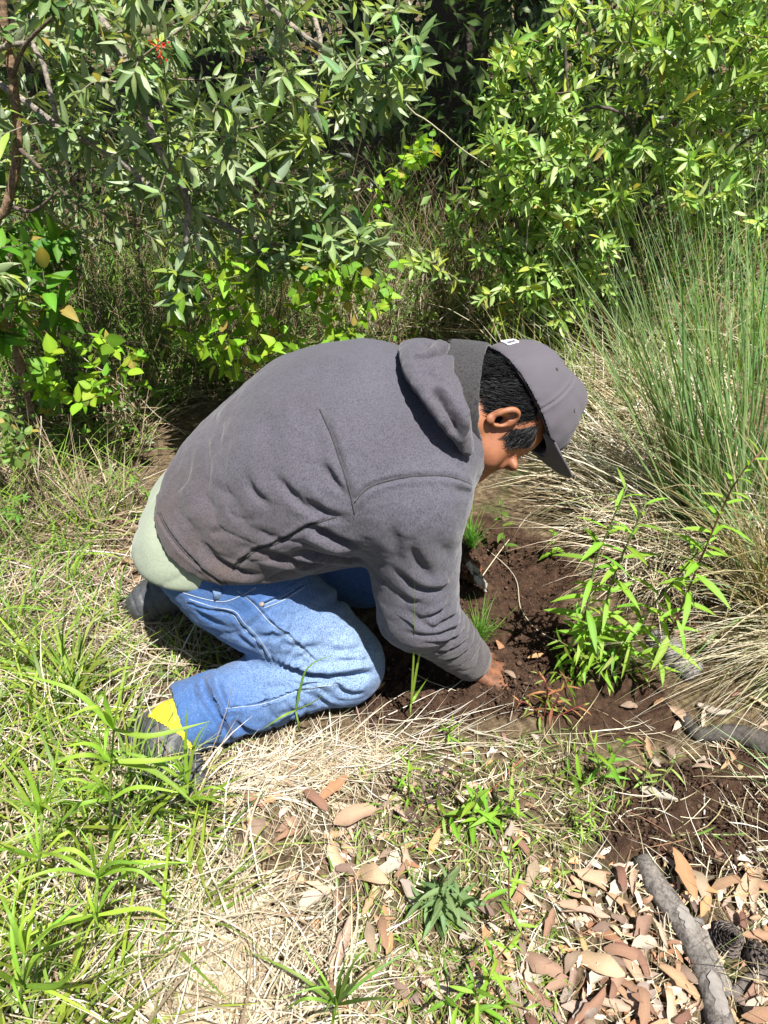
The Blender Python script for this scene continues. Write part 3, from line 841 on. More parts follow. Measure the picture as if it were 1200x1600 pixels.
# yellow webbing heel patch of the near boot, and the sock above it
F = Field(AN_R - 0.13, AN_R + 0.13, 0.006)
F.rc(AN_R + leg_d * -0.03, AN_R + leg_d * 0.035, 0.050, 0.046, 0.01); F.rc(AN_R + leg_d * 0.035, gnd(243, 1140, .062), 0.046, 0.040, 0.02)
add_part('sock', Surf(*F.mesh()).smooth(2, .5), M_RIB)
def inside(px, poly):
    x, y = px; poly = np.asarray(poly, float); r = np.zeros(len(x), bool); j = len(poly) - 1
    for i in range(len(poly)):
        a, b = poly[i], poly[j]
        c = ((a[1] > y) != (b[1] > y)) & (x < (b[0] - a[0]) * (y - a[1]) / (b[1] - a[1] + 1e-9) + a[0]); r ^= c; j = i
    return r
def patch(name, S, poly, off, mat, parent, thick=0.003):
    S.prep(); fc = S.V[S.F].mean(1); fn = S._N[S.F].mean(1)
    u, v, _ = to_px(fc); front = np.einsum('ij,ij->i', fn, np.array((0, 0, CAM_H)) - fc) > -0.01
    f = S.F[inside((u, v), poly) & front]
    uq, inv = np.unique(f, return_inverse=True); inv = inv.reshape(-1, 4); n = len(uq)
    V = np.concatenate([S.V[uq] + S._N[uq] * off, S.V[uq] + S._N[uq] * (off - thick)])
    return link(name, mesh_from(name, V - BASE, np.concatenate([inv, inv[:, ::-1] + n])), parent, mat)
patch('heel_patch', BOOT_R, [(200,1118),(215,1095),(245,1070),(290,1075),(315,1100),(318,1150),(298,1176),(282,1150),(262,1136),(238,1122)], 0.003, M_YELLOW, bR)

# ---- cap
tilt = math.radians(25)
CF = nrm(HF * math.cos(tilt) + HC * math.sin(tilt)); CC = nrm(HC * math.cos(tilt) - HF * math.sin(tilt)); CR = HR
CM = np.array([CR, CF, CC]); CO = hd(0, -0.014, 0.056)
def cp(x, f, c): return CO + x * CR + f * CF + c * CC
F = Field(CO - 0.18, CO + 0.18, 0.0052)
F.el(cp(0, -0.004, 0.006), CM, (0.090, 0.110, 0.100), 0.01)
F.rc(cp(0, 0.044, 0.030), cp(0, 0.036, 0.080), 0.064, 0.042, 0.03, flat=(CR, 1.1))
F.cut(cp(0, 0, -0.004), CC, 0.003)
S = Surf(*F.mesh()).smooth(2, .5).refine().smooth(1, .3)
keep = (S.V[S.F] @ CC).mean(1) > (cp(0, 0, -0.0005) @ CC)
S.F = S.F[keep]; S.prep()
# panel seams: grooves from the button to the rim
q = (S.V - cp(0, -0.004, 0)) @ CM.T; ang = np.arctan2(q[:, 0], q[:, 1])
for a0 in np.radians([30, 90, 150, -30, -90, -150]):
    dd = np.abs(np.angle(np.exp(1j * (ang - a0)))) * np.hypot(q[:, 0], q[:, 1])
    S.V -= S._N * (0.0016 * np.exp(-(dd / 0.0018) ** 2) - 0.001 * np.exp(-((dd - .005) / .003) ** 2))[:, None]
S.V += S._N * (0.0022 * fbm(S.V, 26, 2, 55))[:, None]
S.prep(); CAPB = S.bvh()
cap = add_part('cap', S, M_CAP)
# inner sweatband so the rim has thickness
rim = []
for r, h in ((0.985, -0.003), (0.955, -0.003), (0.94, 0.012)):
    a = np.linspace(0, 2 * math.pi, 60, endpoint=False)
    rim.append(np.array([cp(0.088 * r * math.sin(t), -0.004 + 0.108 * r * math.cos(t), h) for t in a]))
V = np.concatenate(rim); Fq = np.array([[i * 60 + j, i * 60 + (j + 1) % 60, (i + 1) * 60 + (j + 1) % 60, (i + 1) * 60 + j] for i in range(2) for j in range(60)])
link('sweatband', mesh_from('sweatband', V - BASE, Fq), cap, M_RIB)
# brim: a curved stiff sheet
g = []
nu, nv = 33, 12
for i in range(nu):
    a = math.radians(-66 + 132 * i / (nu - 1)); x0, f0 = 0.086 * math.sin(a), -0.004 + 0.106 * math.cos(a)
    for j in range(nv):
        t = j / (nv - 1); ext = 0.072 * math.cos(a * 1.25) ** 0.55 if abs(a) < 1.25 else 0
        xx, ff = x0 * (1 + 0.06 * t), f0 + ext * t
        g.append(cp(xx, ff, 0.002 - 0.9 * xx * xx / 0.086 * (0.35 + 0.65 * t) * 0.40 + 0.030 * t))
g = np.array(g); Fq = np.array([[i * nv + j, (i + 1) * nv + j, (i + 1) * nv + j + 1, i * nv + j + 1] for i in range(nu - 1) for j in range(nv - 1)])
bt = g - CC * 0.0035; N0 = len(g)
edge = [i * nv + nv - 1 for i in range(nu)]
Eq = np.array([[edge[i], edge[i + 1], N0 + edge[i + 1], N0 + edge[i]] for i in range(nu - 1)])
link('brim', mesh_from('brim', np.concatenate([g, bt]) - BASE, [Fq, Fq[:, ::-1] + N0, Eq]), cap, M_CAP)
for row in (3, 5, 7, 9):
    mb = MB(); add_tube(mb, g[[i * nv + row for i in range(2, nu - 2)]] + CC * .0004 - BASE, .0007, 4); mb.build('brim_stitching', M_RIB, cap)
for a0 in np.radians([0, 60, 120, 180, -60, -120]):
    h = CAPB.ray_cast(Vector(cp(0.3 * math.sin(a0), -.004 + .3 * math.cos(a0), .062)), Vector(nrm(-CR * math.sin(a0) - CF * math.cos(a0))))
    if h[0] is not None:
        n_ = np.array(h[1]); mb = MB(); add_tube(mb, [np.array(h[0]) - n_ * .001 - BASE, np.array(h[0]) + n_ * .0012 - BASE], [.0034, .0030], 10); mb.build('eyelet', M_RIB, cap)
mb = MB(); tp_ = CAPB.ray_cast(Vector(cp(0, -0.004, 0.25)), Vector(-CC))[0]; tp_ = np.array(tp_)
add_tube(mb, [tp_ - BASE - CC * .002, tp_ - BASE + CC * .003, tp_ - BASE + CC * .0055], [.0085, .008, .003], 12)
mb.build('button', M_CAP, cap)
# small white outlined emblem on the back of the cap, seen at the top edge
em = []
for a, b in (((-.014, .020), (.014, .020)), ((.014, .020), (.014, .038)), ((.014, .038), (-.014, .038)), ((-.014, .038), (-.014, .020)), ((-.004, .020), (-.004, .038))):
    pts = []
    for t in np.linspace(0, 1, 7):
        x, c_ = a[0] + (b[0] - a[0]) * t, a[1] + (b[1] - a[1]) * t
        h = CAPB.ray_cast(Vector(cp(x + .006, -0.3, c_)), Vector(CF))[0]
        if h is not None: pts.append(np.array(h) - CF * 0.001)
    if len(pts) > 2: em.append(np.array(pts))
mb = MB()
for p in em: add_tube(mb, p - BASE, 0.0017, 5)
if em: mb.build('emblem', M_WHITE, cap)

# ---- hair
Vh = SKIN.V; SKIN.prep(); q = (Vh - HO) @ HM.T; Nn = SKIN._N
near = np.linalg.norm(q - np.array((0, -0.01, 0.02)), axis=1) < 0.125
back = (q[:, 1] < 0.004) & (q[:, 2] > -0.030 + 0.35 * (q[:, 1] + 0.02).clip(-.06, .03)) & (q[:, 2] < 0.06) & near
burn = (np.abs(q[:, 0]) > 0.045) & (q[:, 1] > 0.012) & (q[:, 1] < 0.044) & (q[:, 2] > 0.003 + 0.3 * (q[:, 1] - 0.02).clip(0)) & (q[:, 2] < 0.06) & near
undercap = ((Vh - CO) @ CC) > 0.000
ids = np.where((back | burn) & ~undercap)[0]
pick_ = RNG.choice(ids, 9000)
mb = MB(); R0 = Vh[pick_] + RNG.normal(0, .0015, (9000, 3)); NN = Nn[pick_]
isb = burn[pick_]
down = np.where(isb[:, None], HF * 0.55 - HC * 0.7, -HC * 0.9 - HF * 0.35)
dirs = nrm(down - NN * np.einsum('ij,ij->i', down, NN)[:, None] + NN * RNG.uniform(.06, .28, (9000, 1)) + RNG.normal(0, .13, (9000, 3)))
Ls = RNG.uniform(.012, .026, 9000)
tail = (q[pick_, 1] < -0.07) & (q[pick_, 2] > -0.03)
Ls[tail] *= 1.15; dirs[tail] = nrm(dirs[tail] + NN[tail] * 0.7 + RNG.normal(0, .3, (tail.sum(), 3)))
wv = nrm(np.cross(dirs, RNG.normal(0, 1, (9000, 3)))) * 0.00055
P0, P1, P2 = R0, R0 + dirs * Ls[:, None] * .55 + NN * .0012, R0 + nrm(dirs - NN * .15 - HC * .2) * Ls[:, None]
V = np.stack([P0 - wv, P0 + wv, P1 - wv * .8, P1 + wv * .8, P2], 1).reshape(-1, 3); b = np.arange(9000)[:, None] * 5
ok = (((P2 - CO) @ CC) < -0.001) | tail
b = b[ok]
mb.add(V - BASE, np.concatenate([b + 0, b + 1, b + 3, b + 2], 1)); mb.f3.append(np.concatenate([b + 2, b + 3, b + 4], 1))
# close-cropped under layer
fs = SKIN.F[np.isin(SKIN.F, ids).all(1)]
u, inv = np.unique(fs, return_inverse=True)
mb.add(Vh[u] + Nn[u] * (0.0015 + 0.0012 * vnoise(Vh[u], 200, 3))[:, None] - BASE, inv.reshape(-1, 4))
mb.build('hair', M_HAIR, man)
# eyebrow
for s in (-1, 1):
    mb = MB()
    for k in range(60):
        t = random.random(); p = hd(s * (0.014 + 0.036 * t), 0.097 - 0.016 * t * t + random.uniform(-.001, .002), 0.026 + 0.004 * math.sin(t * 3) + random.uniform(-.003, .003))
        add_tube(mb, [p - BASE, p + HR * s * .006 + HC * .001 + HF * .0015 - BASE], [.0007, .0003], 3, cap=False)
    mb.build('eyebrow', M_HAIR, man)
# ------------------------------------------------------------------ the ground
def blob(x, y, c, r):
    return np.exp(-(((x - c[0]) / r[0]) ** 2 + ((y - c[1]) / r[1]) ** 2))
PIT = gnd(800, 900); PIT2 = gnd(690, 985)
def gheight(x, y):
    p = np.stack([x, y], -1)
    h = 0.020 * fbm(p, 1.7, 3, 70) + 0.010 * np.clip(fbm(p, 6, 3, 73), -1, 1)
    near = np.exp(-(((x + 0.1) / 0.45) ** 2 + ((y - 1.08) / 0.26) ** 2))
    h = h * (1 - 0.85 * near) - 0.006 * near
    h = h - 0.055 * blob(x, y, PIT, (0.10, 0.12)) - 0.015 * blob(x, y, PIT2, (0.16, 0.12))
    t = np.clip((y - 2.0) / 2.2, 0, 1); h = h + 0.10 * t * t * (3 - 2 * t)
    t = np.clip((y - 9) / 40, 0, 1); h = h + 3.0 * t
    return h
def in_poly(px, poly):
    return inside(px, poly)
def soil_mask(x, y):
    P = np.stack([x, y, np.zeros_like(x)], -1)
    m = np.zeros_like(x)
    near = (y > 0.3) & (y < 3)
    u, v, _ = to_px(P[near] + np.stack([0.03 * fbm(P[near][:, :2], 9, 3, 81), 0.03 * fbm(P[near][:, :2], 9, 3, 85), 0 * P[near][:, 0]], -1))
    r = inside((u, v), [(540,1128),(565,1075),(590,960),(560,900),(640,860),(740,800),(880,850),(900,960),(905,1040),(860,1100),(720,1140),(600,1145)])
    r |= inside((u, v), [(925,1240),(960,1200),(1050,1190),(1120,1170),(1280,1150),(1280,1390),(1180,1400),(1100,1370),(1010,1345),(930,1335)])
    r |= inside((u, v), [(880,1050),(1000,1050),(1060,1120),(960,1160),(880,1120)])
    m[near] = r
    return m
def axis(dense_lo, dense_hi, step, lo, hi):
    a = list(np.arange(dense_lo, dense_hi, step)); s = step
    while a[-1] < hi: s *= 1.16; a.append(a[-1] + s)
    s = step; b = []
    x = dense_lo
    while x > lo: s *= 1.16; x -= s; b.append(x)
    return np.array(b[::-1] + a)
gx, gy = axis(-0.85, 1.0, 0.0055, -90, 90), axis(0.35, 2.15, 0.0055, -12, 160)
X, Y = np.meshgrid(gx, gy, indexing='ij'); xf, yf = X.ravel(), Y.ravel()
zf = gheight(xf, yf); sm = soil_mask(xf, yf)
SM = sm.reshape(X.shape)
for _ in range(4):
    SM[1:-1, 1:-1] = (SM[1:-1, 1:-1] * 2 + SM[:-2, 1:-1] + SM[2:, 1:-1] + SM[1:-1, :-2] + SM[1:-1, 2:]) / 6
sm = SM.ravel(); p2 = np.stack([xf, yf], -1)
near = (yf < 2.4) & (np.abs(xf) < 1.1)
cl = np.zeros_like(zf); cl[near] = 0.008 * fbm(p2[near], 26, 4, 91, .6) + 0.006 * np.abs(fbm(p2[near], 60, 3, 95, .6))
zf = zf + cl * (0.35 + 0.9 * sm) * near
V = np.stack([xf, yf, zf], -1); nx, ny = len(gx), len(gy)
i, j = np.meshgrid(np.arange(nx - 1), np.arange(ny - 1), indexing='ij'); b = (i * ny + j).ravel()
Fq = np.stack([b, b + ny, b + ny + 1, b + 1], -1)
m = NT('earth'); co = m.coord(); so = m.n('ShaderNodeAttribute', attribute_name='soil').outputs['Fac']
n1, n2, n3 = m.noise(co, 60, 6, 0.7), m.noise(co, 240, 4, 0.7), m.noise(co, 7, 5, 0.6)
soil = m.ramp(n1, [(0.28, (0.020, 0.011, 0.007)), (0.55, (0.068, 0.038, 0.024)), (0.8, (0.115, 0.072, 0.048))])
soil = m.mix(soil, (0.16, 0.105, 0.07), m.ramp(n2, [(0.66, (0, 0, 0)), (0.78, (0.7,) * 3)]))
lit = m.ramp(n1, [(0.3, (0.045, 0.032, 0.020)), (0.5, (0.12, 0.085, 0.05)), (0.72, (0.26, 0.20, 0.125))])
lit = m.mix(lit, (0.045, 0.07, 0.018), m.ramp(n3, [(0.52, (0, 0, 0)), (0.66, (0.7,) * 3)]))
c = m.mix(lit, soil, so)
nb = m.bump(n2, 0.6, 0.006); nb = m.bump(n1, 0.5, 0.012, nb)
M_EARTH = m.done(m.bsdf(c, 0.95, 0.15, nb))
ground = link('ground', mesh_from('ground', V, Fq, attrs={'soil': sm}), None, M_EARTH)
tag(ground, 'uneven earth with a patch of dug brown soil', kind='structure')
def gz(x, y): return gheight(np.atleast_1d(np.asarray(x, float)), np.atleast_1d(np.asarray(y, float)))
def on_ground(u, v, up=0.0):
    p = gnd(u, v, 0.0)
    for _ in range(4): p = gnd(u, v, float(gz(p[0], p[1])[0]) + up)
    return p
# crumbs of soil: too many to count
def lumps(n, pos, size, cols, seed):
    r = np.random.default_rng(seed)
    t = (1 + 5 ** .5) / 2
    iv = nrm(np.array([(-1, t, 0), (1, t, 0), (-1, -t, 0), (1, -t, 0), (0, -1, t), (0, 1, t), (0, -1, -t), (0, 1, -t), (t, 0, -1), (t, 0, 1), (-t, 0, -1), (-t, 0, 1)]))
    fi = np.array([(0, 11, 5), (0, 5, 1), (0, 1, 7), (0, 7, 10), (0, 10, 11), (1, 5, 9), (5, 11, 4), (11, 10, 2), (10, 7, 6), (7, 1, 8), (3, 9, 4), (3, 4, 2), (3, 2, 6), (3, 6, 8), (3, 8, 9), (4, 9, 5), (2, 4, 11), (6, 2, 10), (8, 6, 7), (9, 8, 1)])
    V = iv[None] * (1 + r.uniform(-.3, .3, (n, 12, 1))) * size[:, None, None] * r.uniform(.6, 1.2, (n, 1, 3)) + pos[:, None]
    F = fi[None] + 12 * np.arange(n)[:, None, None]
    C = np.repeat(cols, 12, axis=0)
    return V.reshape(-1, 3), F.reshape(-1, 3), C
def sample_poly(poly, n, rng=RNG):
    poly = np.asarray(poly, float); lo, hi = poly.min(0), poly.max(0); out = []
    while sum(map(len, out)) < n:
        p = rng.uniform(lo, hi, (n * 2, 2)); out.append(p[inside((p[:, 0], p[:, 1]), poly)])
    return np.concatenate(out)[:n]
def ground_pts(px):
    d = np.stack([(px[:, 0] - 600) / FPX, CP + (800 - px[:, 1]) / FPX * SP, -SP + (800 - px[:, 1]) / FPX * CP], -1)
    z = np.zeros(len(px))
    for _ in range(4):
        t = (z - CAM_H) / d[:, 2]; x, y = d[:, 0] * t, d[:, 1] * t; z = gheight(x, y)
    return np.stack([x, y, z], -1)
m = NT('crumbled_soil'); co = m.coord()
M_CRUMB = m.done(m.bsdf(m.mix(vcol(m), (0.02, 0.012, 0.008), m.math('MULTIPLY', m.noise(co, 150, 4, .7), 0.6)), 0.95, 0.15, m.bump(m.noise(co, 300, 3, .6), .5, .004)))
S1 = [(545,1125),(575,1070),(600,960),(640,880),(740,820),(880,860),(900,960),(890,1040),(850,1095),(720,1135),(600,1140)]
S2 = [(930,1240),(970,1200),(1060,1195),(1200,1165),(1200,1390),(1100,1365),(1010,1340),(935,1330)]
p = np.concatenate([ground_pts(sample_poly(S1, 5200)), ground_pts(sample_poly(S2, 4200))])
sz = RNG.uniform(0.0007, 0.0022, len(p)) * RNG.choice([1, 1, 1, 1, 1, 1, 1.8, 3.0], len(p)); p[:, 2] += sz * 0.3 + 0.006
base = np.array([(0.075, 0.042, 0.027), (0.055, 0.031, 0.02), (0.11, 0.068, 0.044), (0.042, 0.025, 0.017)])
Vc, Fc, Cc = lumps(len(p), p, sz, base[RNG.integers(0, 4, len(p))], 3)
tag(link('soil_crumbs', mesh_from('soil_crumbs', Vc, Fc, False, Cc), None, M_CRUMB), 'loose brown crumbs of dug soil around the hand', kind='stuff')
# ------------------------------------------------------------------ plant helpers
def make_leafmat(name, trans=0.35, rough=0.45, spec=0.35, under=(0.5, 0.55, 0.42), uf=0.45, jitter=0.35, tgain=1.7, bump=0.25, mottle=0.55):
    m = NT(name); co = m.coord(); c = vcol(m)
    rnd = m.n('ShaderNodeObjectInfo').outputs['Random']
    hs = m.n('ShaderNodeHueSaturation'); m.l(c, hs.inputs['Color'])
    m.l(m.math('ADD', m.math('MULTIPLY', rnd, jitter), 1 - jitter * 0.5), hs.inputs['Value'])
    m.l(m.math('ADD', m.math('MULTIPLY', rnd, 0.03), 0.485), hs.inputs['Hue'])
    c = hs.outputs['Color']
    c = m.mix(c, m.mix(c, (0.5, 0.5, 0.5), 0.5, 'MULTIPLY'), m.ramp(m.noise(co, 55, 4, .65), [(0.4, (0, 0, 0)), (0.75, (mottle,) * 3)]))
    bf = m.n('ShaderNodeNewGeometry').outputs['Backfacing']
    cu = m.mix(c, m.mix(c, under, uf), bf)
    nb = m.bump(m.noise(co, 160, 3, .6), bump, 0.003)
    b = m.bsdf(cu, rough, spec, nb)
    if trans <= 0: return m.done(b)
    t = m.n('ShaderNodeBsdfTranslucent')
    m.l(m.mix(c, (tgain, tgain * 0.95, tgain * 0.45), 1.0, 'MULTIPLY'), t.inputs['Color'])
    mx = m.n('ShaderNodeMixShader'); mx.inputs[0].default_value = trans
    m.l(b.outputs[0], mx.inputs[1]); m.l(t.outputs[0], mx.inputs[2])
    return m.done(mx)
M_GRASS = make_leafmat('grass_blade', 0.35, 0.5, 0.3, (0.3, 0.36, 0.15), 0.15)
M_STRAW = make_leafmat('dry_straw', 0.18, 0.65, 0.25, (0.5, 0.45, 0.33), 0.1, 0.2, 1.2)
M_LEAFD = make_leafmat('glaucous_leaf', 0.22, 0.40, 0.45, (0.42, 0.48, 0.36), 0.5)
M_LEAFY = make_leafmat('yellow_green_leaf', 0.32, 0.42, 0.45, (0.42, 0.52, 0.26), 0.4, 0.35, 1.5)
M_HERB = make_leafmat('herb_leaf', 0.38, 0.45, 0.35, (0.35, 0.45, 0.2), 0.25)
M_DEAD = make_leafmat('fallen_leaf_brown', 0.12, 0.6, 0.3, (0.45, 0.34, 0.24), 0.25, 0.6, 1.1, 0.6, 1.0)
m = NT('plant_stem'); M_STEM = m.done(m.bsdf(m.mix(vcol(m), (0.03, 0.025, 0.02), m.ramp(m.noise(m.coord(), 70, 5, .7), [(0.45, (0,) * 3), (0.75, (0.7,) * 3)])), 0.75, 0.25, m.bump(m.noise(m.coord(), 130, 4, .7), .5, .004)))
m = NT('bark'); co = m.coord(); vr = m.n('ShaderNodeTexVoronoi'); vr.inputs['Scale'].default_value = 55; m.l(co, vr.inputs['Vector'])
bk = m.mix(vcol(m), (0.03, 0.025, 0.022), m.ramp(m.noise(co, 120, 6, .78), [(0.44, (0,) * 3), (0.62, (0.8,) * 3)]))
bk = m.mix(bk, m.mix(bk, (1.4, 1.36, 1.32), 1.0, 'MULTIPLY'), m.ramp(m.noise(co, 22, 4, .6), [(0.45, (0,) * 3), (0.7, (1,) * 3)]))
nb = m.bump(vr.outputs['Distance'], .6, .006); nb = m.bump(m.noise(co, 90, 5, .7), .6, .006, nb)
M_BARK = m.done(m.bsdf(bk, 0.9, 0.2, nb))

def blades(root, az, lean, L, w, droop, c0, c1, seg=4, drift=0.25, rng=RNG, floor=True, twist=0.5, wp=1.6):
    n = len(root); s = np.linspace(0, 1, seg + 1)
    th = lean[:, None] + droop[:, None] * s[None] ** 1.2
    a = az[:, None] + rng.normal(0, drift, (n, 1)) * s[None] ** 1.5
    d = np.stack([np.sin(th) * np.cos(a), np.sin(th) * np.sin(a), np.cos(th)], -1)
    step = L[:, None, None] / seg
    P = root[:, None] + np.concatenate([np.zeros((n, 1, 3)), np.cumsum(0.5 * (d[:, 1:] + d[:, :-1]) * step, 1)], 1)
    if floor:
        g = gheight(P[..., 0].ravel(), P[..., 1].ravel()).reshape(P.shape[:2]) + 0.006 + rng.uniform(0, .012, (n, 1))
        P[..., 2] = np.maximum(P[..., 2], g)
    tw = rng.normal(0, twist, (n, 1)) + rng.normal(0, .5, (n, 1)) * s[None]
    side = np.stack([-np.sin(a), np.cos(a), 0 * a], -1); up = np.cross(d, side)
    wd_ = side * np.cos(tw)[..., None] + up * np.sin(tw)[..., None]
    ww = w[:, None] * 0.5 * np.maximum(1 - s[None] ** wp, 0.06)
    ww[:, 0] *= 0.7
    V = np.stack([P - wd_ * ww[..., None], P + wd_ * ww[..., None]], 2).reshape(n, -1, 3)
    C = c0[:, None] * (1 - s)[None, :, None] + c1[:, None] * s[None, :, None]
    C = np.repeat(C, 2, axis=1)
    k = np.arange(seg) * 2
    f = np.stack([k, k + 1, k + 3, k + 2], -1)[None] + (np.arange(n) * 2 * (seg + 1))[:, None, None]
    return V.reshape(-1, 3), f.reshape(-1, 4), np.clip(C, 0, 1).reshape(-1, 3)
def palette(cols, n, rng=RNG, jit=0.2):
    cols = np.asarray(cols, float); c = cols[rng.integers(0, len(cols), n)]
    return c * rng.uniform(1 - jit, 1 + jit, (n, 1)) * rng.uniform(1 - jit * .3, 1 + jit * .3, (n, 3))
GREEN = [(0.12, 0.25, 0.018), (0.17, 0.30, 0.022), (0.085, 0.19, 0.018), (0.22, 0.32, 0.03)]
BLUEG = [(0.13, 0.24, 0.085), (0.09, 0.19, 0.06), (0.18, 0.28, 0.12), (0.20, 0.28, 0.10)]
DRY = [(0.42, 0.35, 0.23), (0.33, 0.26, 0.16), (0.50, 0.44, 0.32), (0.25, 0.19, 0.11), (0.46, 0.40, 0.29)]
PALE = [(0.56, 0.51, 0.42), (0.48, 0.43, 0.33), (0.62, 0.58, 0.50), (0.38, 0.32, 0.23)]
BROWN = [(0.20, 0.14, 0.08), (0.28, 0.21, 0.12), (0.14, 0.10, 0.06), (0.34, 0.27, 0.17)]
def field(name, label, poly, n, L, w, lean, droop, cols, mat, az=None, azs=6.3, seg=4, up=0.0, clump=0, tipc=None, drift=.25, kind='stuff', cat=None, group=None, rng=RNG, twist=0.5, parent=None):
    px = sample_poly(poly, n, rng)
    if clump:
        cpx = sample_poly(poly, clump, rng); k = rng.integers(0, clump, n)
        px = cpx[k] + rng.normal(0, 9, (n, 2))
    r = ground_pts(px); r[:, 2] += rng.uniform(0, 1, n) * up
    A = (rng.uniform(0, 2 * math.pi, n) if az is None else rng.normal(math.radians(az), azs, n))
    u = lambda ab: rng.uniform(ab[0], ab[1], n)
    c0 = palette(cols, n, rng); c1 = palette(tipc, n, rng) if tipc is not None else c0 * 1.12
    V, Fq, C = blades(r, A, np.radians(u(lean)), u(L), u(w), np.radians(u(droop)), c0, c1, seg, drift, rng, True, twist)
    o = link(name, mesh_from(name, V, Fq, True, C), parent, mat)
    return tag(o, label, cat, group, kind)

def leaf_template(wr=0.28, fold=0.25, bend=0.15, nl=5, shape='lance', wave=0.0):
    """unit leaf along +x, midrib raised or sunk, two halves; returns verts, quads, midrib mask"""
    V, mid = [], []
    for i in range(nl + 1):
        s = i / nl
        if shape == 'lance': h = (math.sin(math.pi * min(1, s * 0.97 + 0.02)) ** 0.8) * (1.15 - 0.35 * s)
        elif shape == 'heart': h = (1 - s) ** 0.75 * (1.25 if s > 0.02 else 0.75)
        elif shape == 'ovate': h = math.sin(math.pi * (0.06 + 0.93 * s) ** 0.72)
        h = max(h, 0.02) * wr * 0.5
        z = -bend * s * s; wv = wave * math.sin(i * 2.3)
        for y in (-1, 0, 1):
            V.append((s, y * h, z + abs(y) * fold * h + wv * y * h * 2)); mid.append(y == 0)
    F = []
    for i in range(nl):
        for k in (0, 1): a = i * 3 + k; F.append((a, a + 3, a + 4, a + 1))
    return np.array(V), np.array(F), np.array(mid)
def place_leaves(T, pos, fwd, up, L, cols, ribc=1.25):
    V0, F0, mid = T; n = len(pos)
    fwd = nrm(fwd); side = nrm(np.cross(up, fwd)); upp = np.cross(fwd, side)
    V = pos[:, None] + L[:, None, None] * (V0[None, :, 0:1] * fwd[:, None] + V0[None, :, 1:2] * side[:, None] + V0[None, :, 2:3] * upp[:, None])
    F = F0[None] + len(V0) * np.arange(n)[:, None, None]
    C = cols[:, None] * np.where(mid, ribc, 1.0)[None, :, None]
    return V.reshape(-1, 3), F.reshape(-1, 4), np.clip(C, 0, 1).reshape(-1, 3)
def leaf_variants(name, Ts, cols, mat):
    out = []
    for i, c in enumerate(cols):
        T = Ts[i % len(Ts)]
        C = np.where(T[2], 1.25, 1.0)[:, None] * np.asarray(c)[None]
        out.append(mesh_from(name, T[0], T[1], True, np.clip(C, 0, 1), mats=[mat]))
    return out
def leaf_objects(name, meshes, root, pos, fwd, up, L, rng=RNG):
    base = np.array(root.location) if root is not None else np.zeros(3)
    fwd = nrm(fwd); side = nrm(np.cross(up, fwd)); upp = np.cross(fwd, side); res = []
    for k in range(len(pos)):
        o = bpy.data.objects.new(name, meshes[int(rng.integers(0, len(meshes)))])
        M = Matrix(((fwd[k][0] * L[k], side[k][0] * L[k], upp[k][0] * L[k], pos[k][0] - base[0]),
                    (fwd[k][1] * L[k], side[k][1] * L[k], upp[k][1] * L[k], pos[k][1] - base[1]),
                    (fwd[k][2] * L[k], side[k][2] * L[k], upp[k][2] * L[k], pos[k][2] - base[2]), (0, 0, 0, 1)))
        if root is not None: o.parent = root
        o.matrix_local = M
        COL.objects.link(o); res.append(o)
    return res
def grow(stems, targets, rng, sag=0.03, step=0.05):
    """joins every target to the nearest piece of wood already there; returns twigs as polylines"""
    nodes = [p for s in stems for p in s]; start = np.array(nodes[0])
    order = np.argsort(np.linalg.norm(targets - np.mean([s[0] for s in stems], axis=0), axis=1))
    N = np.array(nodes); tw = []
    for k in order:
        t = targets[k]; d = np.linalg.norm(N - t, axis=1) + 0.6 * np.maximum(N[:, 2] - t[2], 0) * 0
        a = N[np.argmin(d)]; dist = d.min()
        n = max(3, int(dist / step) + 2)
        mid = (a + t) / 2 + rng.normal(0, .10, 3) * dist + np.array((0, 0, sag * dist * 2))
        c = spline([a, mid, t], n); tw.append(c); N = np.concatenate([N, c[1:]])
    return tw
def whorls(tw, rng, per, span, spread, droop, L, jitter=0.35):
    """leaves in a spiral along the last stretch of every twig"""
    P, D, U, LL = [], [], [], []
    for c in tw:
        seg = np.linalg.norm(np.diff(c, axis=0), axis=1); tot = seg.sum(); n = int(rng.integers(per[0], per[1] + 1)); ph = rng.uniform(0, 6.28)
        s = np.concatenate([[0], np.cumsum(seg)]); ln = min(span, tot * 0.9)
        d0 = nrm(c[-1] - c[-2]); ref = nrm(np.cross(d0, rng.normal(0, 1, 3))); ref2 = np.cross(d0, ref)
        for j in range(n):
            t = tot - ln * (1 - (j + 1) / n) ** 1.1 * rng.uniform(.8, 1.1); t = np.clip(t, 0, tot)
            p = np.array([np.interp(t, s, c[:, q]) for q in range(3)])
            a = ph + j * 2.4; rad = ref * math.cos(a) + ref2 * math.sin(a)
            tip = (j + 1) / n
            f = nrm(d0 * (0.35 + 0.7 * tip ** 3) + rad * spread * (1.05 - 0.35 * tip) + np.array((0, 0, -droop)) + rng.normal(0, jitter * .4, 3))
            u = nrm(np.array((0, 0, 1.0)) * 0.8 + d0 * 0.7 + rng.normal(0, jitter, 3))
            P.append(p); D.append(f); U.append(u); LL.append(rng.uniform(*L) * (0.72 if tip > .85 else 1))
    return np.array(P), np.array(D), np.array(U), np.array(LL)
def top_visible(P, L, count):
    """which leaves show largest in the photograph: a depth grid from the place of the camera"""
    u, v, dep = to_px(P); inside_ = (u > -20) & (u < 1220) & (v > -20) & (v < 1620) & (dep > .2)
    score = L / dep
    cell = {}
    order = np.argsort(dep); sc = score.copy()
    for k in order:
        if not inside_[k]: sc[k] = -1; continue
        key = (int(u[k] // 14), int(v[k] // 14)); c = cell.get(key, 0)
        sc[k] = score[k] / (1 + 1.2 * c); cell[key] = c + 1
    o = np.argsort(-sc); return o[:count], o[count:]
